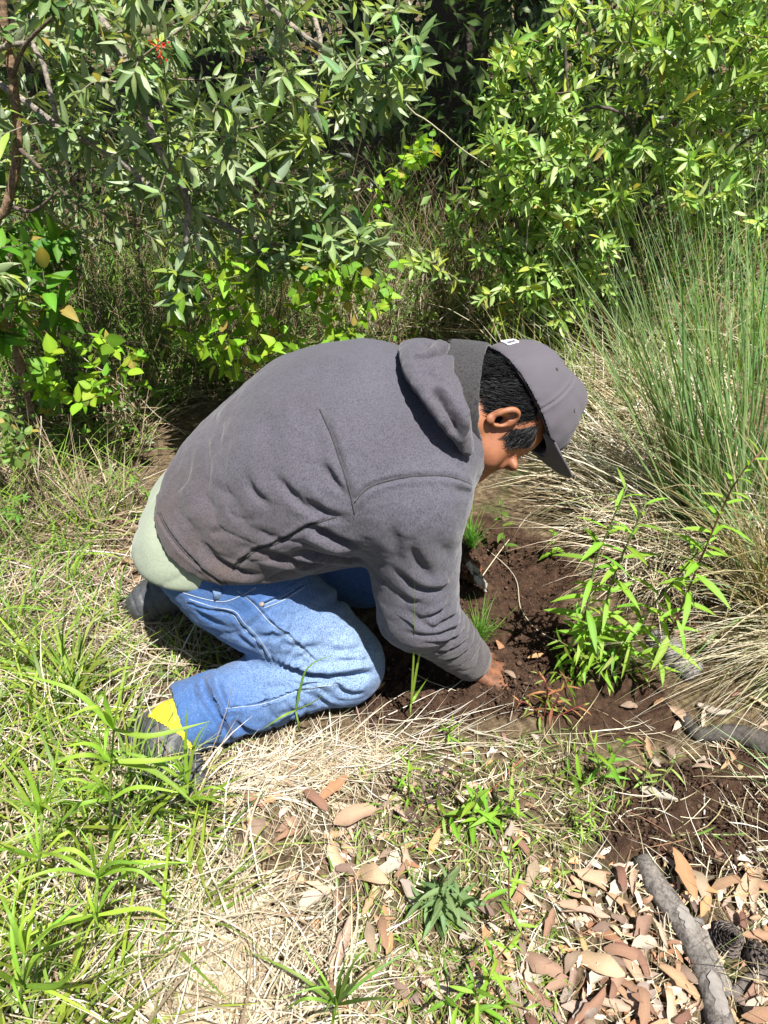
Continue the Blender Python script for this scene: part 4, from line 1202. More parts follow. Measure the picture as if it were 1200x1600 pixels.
def shrub(name, label, stems, stem_r, targets, per, span, spread, droop, L, Ts, cols, mat, twigc, rng, loc, max_obj=300, sag=0.03, cat='shrub', group=None, leaf='leaf', ribc=1.25, stemc=(0.16, 0.13, 0.10), twr=0.0022, jitter=.35):
    root = empty(name, loc, label, cat, group); base = np.array(loc, float)
    fine = [spline(s, max(8, int(np.linalg.norm(np.diff(np.asarray(s), axis=0), axis=1).sum() / 0.05))) for s in stems]
    for s, r in zip(fine, stem_r):
        s2 = s + 0.006 * fbm(s, 9, 2, 3)[:, None]
        mb = MB(); add_tube(mb, s2 - base, np.linspace(r, r * .45, len(s)), 7, stemc); mb.build('stem', M_BARK, root)
    tw = grow(fine, targets, rng, sag)
    mb = MB()
    for c in tw:
        r0 = twr * (1 + min(1.5, len(c) * .06)); add_tube(mb, c - base, np.linspace(r0, twr * .5, len(c)), 4, twigc, cap=False)
    o = mb.build('twigs', M_STEM, root); o['kind'] = 'stuff'
    P, D, U, LL = whorls(tw, rng, per, span, spread, droop, L, jitter)
    a, b = top_visible(P + D * LL[:, None] * .5, LL, max_obj)
    leaf_objects(leaf, leaf_variants(leaf, Ts, list(cols) * 2 + [(0.30, 0.24, 0.06), tuple(np.array(cols[0]) * .6)], mat), root, P[a], D[a], U[a], LL[a], rng)
    if len(b):
        mb = MB(); cs = palette(cols, len(b), rng, .25); gi = rng.integers(0, len(Ts), len(b))
        for q, T in enumerate(Ts):
            m_ = gi == q
            if m_.any(): mb.add(*place_leaves(T, P[b][m_] - base, D[b][m_], U[b][m_], LL[b][m_], cs[m_], ribc))
        o = mb.build('leaves', mat, root); o['kind'] = 'stuff'
    return root
def herb(name, label, stems, nleaf, L, wr, cols, stemc, rng, group=None, spread=1.0, lift=0.25, r=0.0022, cat='herb', droop=0.15, mat=None, bend=0.35, T=None, base_bare=0.12, palm=0):
    """a leafy plant: stems with alternate narrow leaves, each a part"""
    loc = np.mean([s[0] for s in stems], axis=0); root = empty(name, loc, label, cat, group)
    Ts = T or [leaf_template(wr, .35, bend, 5), leaf_template(wr * .85, .2, bend * 1.6, 5, wave=.1), leaf_template(wr, .5, bend * .4, 5)]
    P, D, U, LL = [], [], [], []
    for s in stems:
        c = spline(s, 16); mb = MB()
        add_tube(mb, c - loc, np.linspace(r, r * .5, 16), 6, stemc); mb.build('stem', M_STEM, root)
        ph = rng.uniform(0, 6.28)
        for j in range(nleaf):
            t = base_bare + (1 - base_bare) * (j + .6) / nleaf; k = min(t * 15, 14.99); i = int(k)
            p = c[i] + (c[i + 1] - c[i]) * (k - i); d = nrm(c[i + 1] - c[i])
            ref = nrm(np.cross(d, (0.3, 0.2, 1.0))); ref2 = np.cross(d, ref); a = ph + j * 2.4
            rad = ref * math.cos(a) + ref2 * math.sin(a)
            f = nrm(rad * spread + d * (lift + .9 * t ** 4) + np.array((0, 0, -droop)) + rng.normal(0, .18, 3))
            u = nrm(d + np.array((0, 0, .6)) + rng.normal(0, .25, 3))
            ll = L * rng.uniform(.7, 1.1) * (1 - .45 * t ** 3) * (0.75 + .25 * math.sin(3 * t))
            if palm:
                pe = p + f * ll * .9; mb = MB(); add_tube(mb, [p - loc, (p + pe) / 2 - loc + np.array((0, 0, .004)), pe - loc], .0008, 4, stemc); mb.build('leaf_stalk', M_STEM, root)
                x = nrm(np.cross(u, f)); 
                for q in range(palm):
                    b_ = (q / (palm - 1) - .5) * 4.4
                    P.append(pe); D.append(nrm(f * math.cos(b_) + x * math.sin(b_))); U.append(u); LL.append(ll * (1 - .12 * abs(b_)))
            else: P.append(p); D.append(f); U.append(u); LL.append(ll)
    leaf_objects('leaflet' if palm else 'leaf', leaf_variants('leaf', Ts, palette(cols, 6, rng, .15), mat or M_HERB), root, np.array(P), np.array(D), np.array(U), np.array(LL), rng)
    return root
# ------------------------------------------------------------------ wood behind
R6 = np.random.default_rng(61)
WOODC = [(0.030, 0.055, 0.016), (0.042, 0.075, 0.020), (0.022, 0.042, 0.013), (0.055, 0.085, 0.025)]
T_MASS = [leaf_template(.42, .3, .2, 2, 'lance'), leaf_template(.34, .1, .35, 2, 'lance')]
def mass(n, lo, hi, L, cols, rng, clumps=60, spread=0.35):
    c = rng.uniform(lo, hi, (clumps, 3)); P = c[rng.integers(0, clumps, n)] + rng.normal(0, spread, (n, 3))
    D = nrm(rng.normal(0, 1, (n, 3)) + np.array((0, 0, -.3))); U = nrm(rng.normal(0, .6, (n, 3)) + np.array((0, 0, 1)))
    return P, D, U, rng.uniform(*L, n), palette(cols, n, rng, .3)
def tree(x, y, r, h, lean, crown_n, label, cr=(1.7, 1.5, 1.4), low=2.3):
    z0 = float(gz(x, y)[0]); loc = np.array((x, y, z0)); root = empty('broadleaf_tree', loc, label, 'tree', 'trees of the wood behind the shrubs')
    top = np.array((lean, 0.1, h)); mb = MB()
    c = spline([(0, 0, -.1), (lean * .3 + .03, .02, h * .4), top], 16)
    add_tube(mb, c, np.linspace(r * 1.25, r * .45, 16), 10, (0.075, 0.058, 0.045))
    mb.build('trunk', M_BARK, root)
    for k in range(4):
        a = R6.uniform(0, 6.28); b0 = c[8 + k]; e = b0 + np.array((math.cos(a) * 1.1, math.sin(a) * 1.1, R6.uniform(.4, .9)))
        mb = MB(); add_tube(mb, spline([b0, (b0 + e) / 2 + (0, 0, .12), e], 8), np.linspace(r * .4, .012, 8), 6, (0.075, 0.058, 0.045)); mb.build('limb', M_BARK, root)
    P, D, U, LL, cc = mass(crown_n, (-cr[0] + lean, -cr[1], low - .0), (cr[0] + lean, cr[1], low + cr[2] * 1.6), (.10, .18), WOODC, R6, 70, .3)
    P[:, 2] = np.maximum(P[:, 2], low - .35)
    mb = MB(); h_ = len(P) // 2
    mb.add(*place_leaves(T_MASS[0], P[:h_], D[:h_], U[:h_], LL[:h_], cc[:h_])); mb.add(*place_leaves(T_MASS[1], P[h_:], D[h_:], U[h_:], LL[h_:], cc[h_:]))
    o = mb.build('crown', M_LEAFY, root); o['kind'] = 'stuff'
tree(0.34, 4.3, 0.15, 5.2, 0.0, 7000, 'thick dark trunk in deep shade in the gap between the two shrubs', (1.7, 1.5, 1.3), 2.1)  # crown out of view, set low and forward to shade the gap
tree(0.95, 5.6, 0.11, 5.0, -0.2, 5000, 'slimmer shaded trunk just right of the thick trunk in the gap')
tree(-1.0, 4.9, 0.10, 4.8, 0.1, 6000, 'thin shaded trunk behind the dark-leaved shrub', (1.8, 1.7, 1.3), 2.2)
tree(2.2, 6.2, 0.14, 5.5, 0.0, 5000, 'trunk far behind the yellow-green shrub')
tree(-0.2, 7.6, 0.16, 6.0, 0.1, 6000, 'farthest trunk deep in the wood behind the gap')
tree(-2.9, 7.0, 0.13, 5.4, 0.1, 4500, 'trunk at the far left edge of the wood')
# leafy undergrowth of the wood: one mass
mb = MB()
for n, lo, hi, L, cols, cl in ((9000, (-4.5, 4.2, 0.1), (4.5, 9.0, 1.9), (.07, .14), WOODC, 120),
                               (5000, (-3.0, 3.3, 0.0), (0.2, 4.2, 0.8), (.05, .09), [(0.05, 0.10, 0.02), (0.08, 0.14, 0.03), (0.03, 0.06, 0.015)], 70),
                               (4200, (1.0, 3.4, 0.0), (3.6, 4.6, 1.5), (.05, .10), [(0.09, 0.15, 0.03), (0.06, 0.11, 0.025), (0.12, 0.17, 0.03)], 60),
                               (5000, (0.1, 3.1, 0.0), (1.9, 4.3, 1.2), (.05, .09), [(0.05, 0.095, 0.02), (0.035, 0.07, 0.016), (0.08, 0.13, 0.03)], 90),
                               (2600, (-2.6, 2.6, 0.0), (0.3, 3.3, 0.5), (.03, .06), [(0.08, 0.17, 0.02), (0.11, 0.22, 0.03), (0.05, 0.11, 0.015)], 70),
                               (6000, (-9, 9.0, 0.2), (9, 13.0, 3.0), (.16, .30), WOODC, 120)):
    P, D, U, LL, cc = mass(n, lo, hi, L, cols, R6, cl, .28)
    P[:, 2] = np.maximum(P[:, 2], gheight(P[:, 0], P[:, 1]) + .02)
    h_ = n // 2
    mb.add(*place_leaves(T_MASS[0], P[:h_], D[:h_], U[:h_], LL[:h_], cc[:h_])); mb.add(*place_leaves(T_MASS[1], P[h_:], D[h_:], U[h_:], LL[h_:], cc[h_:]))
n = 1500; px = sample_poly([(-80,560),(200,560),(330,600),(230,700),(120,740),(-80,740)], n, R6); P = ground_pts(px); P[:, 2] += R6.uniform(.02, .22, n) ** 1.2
cc = palette([(0.07, 0.16, 0.018), (0.10, 0.22, 0.022), (0.045, 0.10, 0.014), (0.14, 0.26, 0.03)], n, R6, .25)  # darker greens here stand in for shade from overhead
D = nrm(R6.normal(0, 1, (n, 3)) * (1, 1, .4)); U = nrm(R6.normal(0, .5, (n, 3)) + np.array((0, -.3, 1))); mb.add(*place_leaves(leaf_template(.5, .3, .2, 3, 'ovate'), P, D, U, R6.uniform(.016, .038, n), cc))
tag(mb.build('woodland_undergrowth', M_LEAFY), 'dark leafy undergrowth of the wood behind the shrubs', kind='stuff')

# ------------------------------------------------------------------ left shrub: long blue-green leaves on arching branches
R7 = np.random.default_rng(71)
DARKL = [(0.115, 0.205, 0.062), (0.165, 0.255, 0.085), (0.075, 0.155, 0.040), (0.21, 0.29, 0.12), (0.25, 0.32, 0.17), (0.21, 0.30, 0.045)]
T_L = [leaf_template(.27, .35, .12, 6), leaf_template(.24, .2, .3, 6, wave=.06), leaf_template(.30, .45, .05, 6), leaf_template(.25, .3, -.12, 6)]
def tgt(poly, n, Y, rng):
    px = sample_poly(poly, n, rng); y = rng.uniform(Y[0], Y[1], n)
    return np.array([at(u, v, yy) for (u, v), yy in zip(px, y)])
lroot = np.array((-1.55, 2.35, float(gz(-1.55, 2.35)[0])))
stemsL = [[lroot, (-1.50, 2.30, 0.8), at(-40, -90, 2.15), at(150, 20, 1.95), at(205, 130, 1.80), at(262, 262, 1.75), at(290, 310, 1.74), at(291, 400, 1.72)],
          [lroot + (0.05, .05, 0), (-1.3, 2.45, 1.1), at(250, -120, 2.2), at(430, 20, 2.05), at(520, 80, 2.0), at(640, 110, 1.95)],
          [lroot + (0.0, -.05, 0), (-1.45, 2.2, .75), at(20, 70, 1.9), at(90, 190, 1.8)],
          [lroot + (0.04, .0, 0), (-1.2, 2.3, .9), at(120, 210, 2.0), at(300, 330, 1.88), at(440, 380, 1.85), at(570, 372, 1.84)],
          [lroot + (0.08, .06, 0), (-1.2, 2.5, 1.2), at(330, -60, 2.3), at(480, 10, 2.2), at(500, 120, 2.1), at(470, 260, 2.0)]]
tl = np.concatenate([tgt([(-60,-60),(640,-60),(660,120),(600,160),(420,240),(330,330),(130,250),(-60,260)], 150, (1.65, 2.3), R7),
                     tgt([(330,40),(665,60),(650,200),(480,230)], 26, (1.75, 2.1), R7),
                     tgt([(200,180),(420,160),(520,240),(600,360),(590,430),(300,440),(230,350)], 84, (1.65, 2.1), R7),
                     tgt([(-40,200),(230,220),(260,380),(-40,400)], 40, (1.9, 2.3), R7),
                     tgt([(330,300),(600,330),(600,420),(400,400)], 22, (1.7, 1.95), R7),
                     tgt([(265,400),(320,400),(310,540),(270,540)], 7, (1.68, 1.8), R7),
                     tgt([(-60,380),(60,400),(40,500),(-60,500)], 10, (1.6, 1.8), R7),
                     tgt([(-60,-60),(560,-60),(560,100),(330,300),(-60,300)], 90, (2.2, 2.7), R7),
                     R7.uniform((-1.9, 1.95, 1.35), (0.0, 3.1, 2.1), (105, 3))])  # foliage above the view, added to shade the ground behind
shrub('arching_shrub', 'large left shrub of long blue-green leaves on arching grey branches above the man', stemsL, [.016, .012, .012, .012, .012], tl, (8, 13), .11, 1.0, .30, (.040, .074), T_L, DARKL, M_LEAFD, (0.19, 0.16, 0.12), R7, lroot, 300, -.02, stemc=(0.24, 0.21, 0.175))

# right shrub: upright yellow-green leaves
R8 = np.random.default_rng(81)
YELL = [(0.205, 0.325, 0.065), (0.255, 0.365, 0.095), (0.150, 0.265, 0.045), (0.330, 0.420, 0.170), (0.225, 0.340, 0.075), (0.300, 0.360, 0.055)]
T_R = [leaf_template(.30, .4, .08, 5), leaf_template(.27, .25, .2, 5), leaf_template(.33, .5, 0, 5)]
rr = on_ground(880, 500); rr2 = on_ground(960, 470)
stemsR = [[rr, at(838, 400, 2.62), at(845, 250, 2.55), at(838, 150, 2.5), at(800, 70, 2.45)],
          [rr + (.05, .02, 0), at(900, 330, 2.6), at(890, 170, 2.6), at(880, 40, 2.6), at(885, -80, 2.6)],
          [rr2, at(920, 360, 2.7), at(990, 220, 2.65), at(1060, 120, 2.6), at(1120, -20, 2.6)],
          [rr2 + (.04, .03, 0), at(1000, 330, 2.7), at(1090, 270, 2.6), at(1180, 210, 2.5), at(1280, 140, 2.45)],
          [rr + (-.03, 0, 0), at(830, 420, 2.5), at(800, 330, 2.45), at(770, 240, 2.4)],
          [rr2 + (.02, 0, 0), at(1005, 300, 2.55), at(985, 190, 2.5), at(930, 165, 2.45), at(900, 190, 2.42), at(870, 260, 2.4)]]
tr = np.concatenate([tgt([(770,50),(850,20),(900,-60),(1260,-60),(1260,240),(1100,320),(960,330),(860,360),(800,300),(745,235)], 260, (2.25, 2.95), R8),
                     tgt([(760,200),(980,220),(980,440),(820,480),(750,330)], 110, (2.25, 2.7), R8),
                     tgt([(700,330),(960,380),(1000,480),(820,520),(720,470)], 46, (2.3, 2.6), R8),
                     tgt([(1040,240),(1260,220),(1260,350),(1080,350)], 40, (2.2, 2.6), R8),
                     tgt([(960,-60),(1260,-60),(1260,200),(1050,220)], 110, (2.2, 2.9), R8)])
shrub('upright_shrub', 'large right shrub of upright yellow-green leaves on thin dark stems', stemsR, [.009] * 6, tr, (9, 15), .13, .85, .0, (.036, .068), T_R, YELL, M_LEAFY, (0.12, 0.09, 0.06), R8, rr, 300, .05, stemc=(0.10, 0.085, 0.07))
# small shrub of the same pale leaves in front of it
sr = on_ground(800, 520)
shrub('pale_sapling', 'small pale yellow-green sapling rising just behind the cap', [[sr, at(795, 460, 2.45), at(790, 420, 2.4)], [sr + (.02, 0, 0), at(770, 480, 2.42), at(745, 465, 2.4)]], [.005, .004], tgt([(735,440),(810,420),(820,510),(740,515)], 12, (2.35, 2.55), R8), (5, 9), .08, .9, 0, (.04, .06), T_R, YELL, M_LEAFY, (0.2, 0.18, 0.08), R8, sr, 120, cat='sapling')

sr = on_ground(690, 500)
shrub('pale_sapling', 'small pale yellow-green sapling behind the hood', [[sr, at(690, 450, 2.5), at(680, 400, 2.45)], [sr + (.02, 0, 0), at(660, 470, 2.45)]], [.005, .004], tgt([(620,400),(720,370),(740,480),(620,500)], 15, (2.3, 2.6), R8), (5, 9), .08, .9, 0, (.035, .058), T_R, YELL, M_LEAFY, (0.2, 0.18, 0.08), R8, sr, 140, cat='sapling')
# bright climber with heart-shaped leaves
R9 = np.random.default_rng(91)
HEART = [(0.165, 0.32, 0.02), (0.21, 0.37, 0.025), (0.12, 0.25, 0.02), (0.26, 0.38, 0.03)]
T_H = [leaf_template(.80, .15, .15, 4, 'heart'), leaf_template(.70, .3, .25, 4, 'heart'), leaf_template(.75, .05, .05, 4, 'ovate')]
vr_ = on_ground(420, 560); 
shrub('heart_leaf_climber', 'bright green climber with heart-shaped leaves behind the bent back', [[vr_, at(430, 520, 2.1), at(500, 470, 2.15), at(600, 480, 2.2)], [vr_, at(360, 520, 2.05), at(290, 450, 2.05)], [vr_, at(440, 450, 2.2), at(400, 400, 2.2)]],
      [.003, .003, .003], np.concatenate([tgt([(240,400),(470,370),(640,400),(600,520),(420,590),(330,600),(250,500)], 95, (1.62, 1.95), R9), tgt([(240,400),(470,370),(640,400),(600,520),(420,590),(330,600),(250,500)], 70, (1.95, 2.3), R9), tgt([(560,280),(690,200),(640,330),(600,330)], 16, (2.1, 2.3), R9)]), (3, 5), .10, 1.0, .35, (.026, .044), T_H, HEART, M_HERB, (0.12, 0.14, 0.05), R9, vr_, 300, cat='climber', twr=.0012)
v2 = on_ground(130, 640)
shrub('broad_leaf_sapling', 'bright low plant with broad pointed leaves at the left behind the dry grass', [[v2, at(130, 590, 1.95), at(150, 560, 1.95)], [v2, at(90, 620, 1.9), at(65, 630, 1.9)]],
      [.003, .003], tgt([(90,520),(230,520),(240,620),(60,660),(30,600)], 34, (1.65, 2.0), R9), (3, 6), .06, 1.0, .1, (.032, .05), T_H[1:], HEART, M_HERB, (0.16, 0.12, 0.05), R9, v2, 120, cat='plant', twr=.0012)
v3 = on_ground(10, 560)
shrub('dark_leaf_bush', 'dark glossy bush with broad leaves at the left edge under the arching shrub', [[v3, at(20, 480, 1.75), at(40, 420, 1.75)], [v3, at(-20, 470, 1.75), at(-40, 420, 1.75)]],
      [.005, .004], tgt([(-60,340),(110,360),(120,500),(-60,560)], 44, (1.65, 2.0), R9), (4, 7), .09, 1.0, .3, (.05, .08), [leaf_template(.45, .3, .2, 5, 'ovate')], [(0.08, 0.20, 0.015), (0.11, 0.25, 0.02), (0.06, 0.15, 0.015)], M_HERB, (0.1, 0.08, 0.05), R9, v3, 150, cat='bush')
v4 = on_ground(0, 760)
shrub('creeping_clover', 'patch of small pale leaves at the left edge above the rusty stick', [[v4, at(30, 700, 1.55)], [v4, at(-20, 690, 1.55)]], [.002, .002], tgt([(-40,640),(50,640),(60,720),(-40,740)], 20, (1.5, 1.65), R9), (3, 6), .05, 1, .1, (.02, .034), T_H[2:], [(0.16, 0.25, 0.06), (0.12, 0.2, 0.04)], M_HERB, (0.14, 0.14, 0.06), R9, v4, 120, cat='plant', twr=.001)

# red flower cluster among the left shrub's leaves
fp = at(250, 70, 1.66); fl = empty('red_flower', fp, 'small red flower head high among the dark leaves of the left shrub', 'flower')
mb = MB(); add_tube(mb, [(0, .01, -.02), (-.02, .06, -.10), (-.05, .12, -.22)], .0015, 5, (0.1, 0.12, 0.04)); mb.build('stem', M_STEM, fl)
M_RED = make_leafmat('red_petal', .25, .5, .3, (0.6, 0.05, 0.03), .1)
pm = leaf_variants('petal', [leaf_template(.35, .5, .3, 4)], [(0.62, 0.03, 0.02), (0.7, 0.06, 0.03)], M_RED)
k = 34; d = nrm(R9.normal(0, 1, (k, 3)) + (0, -.3, -.2)); leaf_objects('petal', pm, fl, fp + d * R9.uniform(.001, .018, (k, 1)) * (1, 1, 1.5), d, nrm(R9.normal(0, 1, (k, 3))), R9.uniform(.005, .011, k), R9)
# ------------------------------------------------------------------ grasses
RG = np.random.default_rng(101)
# standing dead stems under and behind the shrubs
field('dead_undergrowth', 'tangle of standing dead brown stems under the left shrub', [(-80,330),(720,330),(760,500),(640,560),(300,640),(-80,640)], 2600, (.25, .75), (.0020, .0045), (2, 40), (5, 80), [(0.12, 0.085, 0.05), (0.18, 0.13, 0.075), (0.08, 0.06, 0.035), (0.28, 0.21, 0.12)], M_STRAW, rng=RG, drift=.5)
field('dead_undergrowth', 'mat of fallen dead stems on the shaded ground under the shrubs', [(-80,250),(1000,250),(1000,500),(640,560),(300,660),(-80,660)], 3000, (.15, .45), (.0018, .004), (55, 88), (0, 25), BROWN + [(0.09, 0.065, 0.04)], M_STRAW, rng=RG, up=.05, drift=.6)
field('shade_grass', 'soft green grass growing through the dead stems under the left shrub', [(-80,380),(720,380),(760,500),(640,540),(300,640),(-80,640)], 2600, (.15, .5), (.003, .008), (5, 45), (30, 100), [(0.08, 0.18, 0.018), (0.11, 0.22, 0.02), (0.15, 0.27, 0.025)], M_GRASS, rng=RG)
field('far_grass', 'tall mixed grass under the right shrub and in the gap', [(600,160),(1300,160),(1300,420),(900,500),(700,520),(600,400)], 2200, (.25, .7), (.0025, .006), (2, 40), (10, 90), [(0.09, 0.18, 0.02), (0.13, 0.24, 0.025), (0.06, 0.13, 0.015)] + BROWN[:3], M_GRASS, rng=RG)
field('pale_stems', 'clump of pale dry stems just behind the back of the man', [(500,470),(700,470),(740,540),(620,560),(500,530)], 340, (.12, .34), (.002, .0045), (3, 45), (5, 70), DRY + PALE, M_STRAW, rng=RG)
# left middle ground
field('mixed_grass', 'mixed dry and green grass at the left behind the boots', [(-80,600),(290,600),(210,760),(200,850),(-80,900)], 1700, (.10, .34), (.0018, .005), (10, 65), (10, 80), DRY[:1] + BROWN + [(0.10, 0.07, 0.04)] + GREEN[:2], M_STRAW, rng=RG, drift=.6)  # browns in place of pale straw stand in for shade here
field('mixed_grass', 'mat of fallen straw at the left beside the far boot', [(-80,760),(220,730),(200,840),(330,950),(330,1060),(-80,1080)], 1700, (.08, .26), (.0016, .0034), (70, 90), (0, 15), DRY + PALE + BROWN, M_STRAW, rng=RG, up=.03, drift=.7)
field('short_grass', 'short green grass at the left edge', [(-80,640),(200,720),(200,880),(170,1050),(-80,1100)], 850, (.06, .22), (.003, .0075), (5, 50), (20, 100), GREEN, M_GRASS, rng=RG, clump=60)
field('short_grass', 'sparse green grass between the boots', [(200,940),(330,980),(400,1040),(250,1090),(130,1060)], 170, (.04, .12), (.0025, .005), (5, 55), (20, 90), GREEN, M_GRASS, rng=RG)
field('mixed_grass', 'dead stems and grass close behind the bent back', [(230,690),(290,610),(420,560),(420,520),(250,580),(180,700)], 520, (.10, .32), (.002, .005), (10, 70), (10, 80), BROWN + DRY[:2] + GREEN[:2], M_STRAW, rng=RG, drift=.6)
# lower left
LL_ = [(-80,1060),(200,1080),(330,1300),(420,1420),(430,1680),(-80,1680)]
field('dry_grass', 'tangle of pale dry grass in the lower left foreground', LL_, 2500, (.06, .24), (.0020, .0048), (25, 88), (10, 110), DRY + PALE + BROWN[:1], M_STRAW, rng=RG, drift=.8, up=.04)
field('dry_grass', 'pale curled blades between the foreground grass and the leaf litter', [(230,1330),(420,1400),(560,1500),(560,1680),(200,1680)], 700, (.06, .20), (.0018, .004), (35, 88), (5, 80), PALE + DRY, M_STRAW, rng=RG, drift=.8, up=.03)
field('foreground_grass', 'fresh green grass in the lower left foreground', [(-80,1000),(130,1050),(240,1200),(330,1330),(300,1500),(120,1680),(-80,1680)], 1250, (.06, .28), (.004, .011), (5, 60), (15, 110), GREEN + [(0.27, 0.40, 0.03), (0.24, 0.37, 0.025)], M_GRASS, rng=RG, twist=.3, clump=90)
field('boot_grass', 'grass growing in front of the near boot', [(170,1200),(340,1210),(340,1330),(170,1330)], 150, (.07, .20), (.003, .007), (2, 40), (10, 80), GREEN + DRY[:2], M_GRASS, rng=RG, twist=.4)
# cut straw beside the knee: lies one way
field('straw_mat', 'swath of pale straw lying flat beside the bent leg', [(310,1200),(400,1185),(520,1172),(600,1172),(600,1205),(530,1228),(420,1262),(330,1255)], 420, (.06, .18), (.0016, .0032), (80, 94), (-8, 12), PALE + PALE + DRY, M_STRAW, az=20, azs=.85, rng=RG, up=.018, drift=.9)
field('straw_mat', 'short broken straw under the swath', [(310,1180),(400,1165),(520,1150),(640,1150),(620,1215),(530,1240),(420,1270),(330,1265)], 380, (.03, .09), (.0014, .003), (78, 94), (-8, 12), PALE + DRY + BROWN, M_STRAW, rng=RG, up=.012, drift=.8)
field('straw_mat', 'thin scatter of pale straw over the edge of the dug soil', [(480,1130),(700,1120),(830,1110),(760,1180),(600,1190)], 70, (.06, .20), (.0013, .0026), (84, 91), (0, 6), PALE, M_STRAW, az=10, azs=.4, rng=RG, up=.02)
# litter scatter everywhere
field('litter_straw', 'thin straws scattered over the leaf litter', [(340,1180),(1280,1120),(1280,1680),(340,1680)], 900, (.03, .14), (.0010, .0024), (80, 92), (0, 8), PALE + DRY + [(0.20, 0.08, 0.05)], M_STRAW, rng=RG, up=.012, drift=.6)
field('low_greenery', 'fine green shoots coming through the litter', [(560,1180),(900,1140),(1000,1250),(900,1340),(860,1680),(480,1680),(560,1400)], 1250, (.012, .055), (.0018, .0045), (5, 75), (10, 70), GREEN + [(0.12, 0.15, 0.03)], M_GRASS, rng=RG)
field('low_greenery', 'fine dry shoots coming through the litter', [(560,1180),(900,1140),(1000,1250),(900,1340),(860,1680),(440,1680),(420,1300)], 1500, (.015, .06), (.0014, .003), (20, 88), (10, 60), BROWN + DRY + [(0.16, 0.09, 0.09)], M_STRAW, rng=RG, drift=.8)
# right: collapsed pale grass, blue-green tussock
field('collapsed_grass', 'bleached grass collapsed in a sweep on the right behind the face', [(860,690),(960,590),(1150,600),(1180,840),(1080,900),(980,860),(920,800)], 1500, (.12, .40), (.0022, .0052), (55, 90), (-5, 30), PALE + DRY + BROWN[:2] + [(0.26, 0.34, 0.14)], M_STRAW, az=165, azs=.9, rng=RG, up=.10, drift=.4)
field('collapsed_grass', 'bleached grass falling to the dug soil on the right', [(940,780),(1100,760),(1150,900),(1020,950),(960,900)], 620, (.10, .30), (.0022, .0048), (45, 88), (10, 60), PALE + DRY + BROWN[:2], M_STRAW, az=220, azs=1.0, rng=RG, up=.09, drift=.4)
field('collapsed_grass', 'half green grass leaning behind the cap', [(760,520),(1000,500),(1150,560),(1150,700),(930,680),(760,640)], 620, (.2, .5), (.0025, .0058), (10, 80), (0, 70), BLUEG + GREEN + DRY[:3] + PALE[:2], M_GRASS, az=150, azs=1.2, rng=RG, up=.05, drift=.3)
def tussock(name, label, c, rad, n, L, lean, droop, az, azs, cols, group, w=(.0028, .0055)):
    root = empty(name, c, label, 'grass', group)
    def part(pn, k, L, lean, droop, cols, mat, w, az_, azs_):
        a = RG.uniform(0, 6.28, k); rr_ = rad * np.sqrt(RG.uniform(0, 1, k))
        r = np.stack([c[0] + rr_ * np.cos(a), c[1] + rr_ * np.sin(a), 0 * a], -1); r[:, 2] = gheight(r[:, 0], r[:, 1])
        c0 = palette(cols, k, RG)
        A = RG.normal(math.radians(az_), azs_, k)
        V, Fq, C = blades(r, A, np.radians(RG.uniform(*lean, k)), RG.uniform(*L, k), RG.uniform(*w, k), np.radians(RG.uniform(*droop, k)), c0 * .8, c0 * 1.15, 6, .18, RG)
        o = link(pn, mesh_from(pn, V - np.array(c), Fq, True, C), root, mat); o['kind'] = 'stuff'
    part('green_blades', n, L, lean, droop, cols, M_GRASS, w, az, azs)
    part('dry_blades', n // 3, (L[0] * .4, L[1] * .7), (10, 70), (10, 70), DRY + PALE[:2] + BROWN, M_STRAW, (w[0] * .8, w[1] * .8), az, azs * 2)
    return root
tussock('grass_tussock', 'tallest blue-green tussock leaning left across the right side', on_ground(1110, 850), .10, 190, (.55, .95), (8, 30), (2, 26), 152, .32, BLUEG, 'blue-green grass tussocks at the right', (.0045, .0080))
tussock('grass_tussock', 'upright blue-green tussock at the right edge', on_ground(1195, 800), .16, 140, (.55, 1.0), (2, 16), (2, 30), 120, 1.2, BLUEG, 'blue-green grass tussocks at the right', (.004, .0075))
tussock('grass_tussock', 'lower tussock behind the cap, half green and half bleached', on_ground(1010, 650), .20, 110, (.3, .62), (10, 45), (5, 45), 160, .8, BLUEG + DRY[:2], 'blue-green grass tussocks at the right')
tussock('grass_tussock', 'far tussock under the right edge of the yellow-green shrub', on_ground(1120, 560), .28, 110, (.4, .9), (2, 25), (5, 45), 140, 1.3, BLUEG + GREEN[:2], 'blue-green grass tussocks at the right')
tussock('grass_tussock', 'brown-based tussock at the right edge beside the scattered bark', on_ground(1215, 960), .09, 220, (.35, .75), (5, 40), (20, 90), 180, .7, DRY + BROWN + BLUEG, 'blue-green grass tussocks at the right')
tussock('grass_tussock', 'bleached tussock at the right edge spilling pale blades over the soil', on_ground(1290, 1010), .08, 150, (.35, .62), (45, 72), (25, 48), 205, .22, PALE + PALE + [(0.30, 0.34, 0.15)], 'blue-green grass tussocks at the right', (.002, .0036))
field('edge_grass', 'tall mixed grass at the right edge behind the tussocks', [(1000,330),(1300,300),(1300,600),(1150,620),(1000,560)], 300, (.3, .75), (.0028, .0062), (2, 55), (5, 70), BLUEG + DRY + BROWN + PALE[:2], M_GRASS, rng=RG)

# the same ground cover goes on at both sides and towards the place of the camera
field('mixed_grass', 'mixed grass going on to the left', [(-700,560),(-80,560),(-80,1700),(-500,1700)], 2600, (.08, .30), (.002, .006), (10, 85), (10, 80), DRY[:3] + GREEN, M_GRASS, rng=RG, drift=.6, up=.02)
field('mixed_grass', 'mixed grass going on to the right', [(1280,420),(1900,420),(1700,1700),(1280,1700)], 2600, (.08, .36), (.002, .006), (10, 85), (10, 70), DRY[:3] + BROWN + BLUEG, M_GRASS, rng=RG, drift=.6, up=.02)

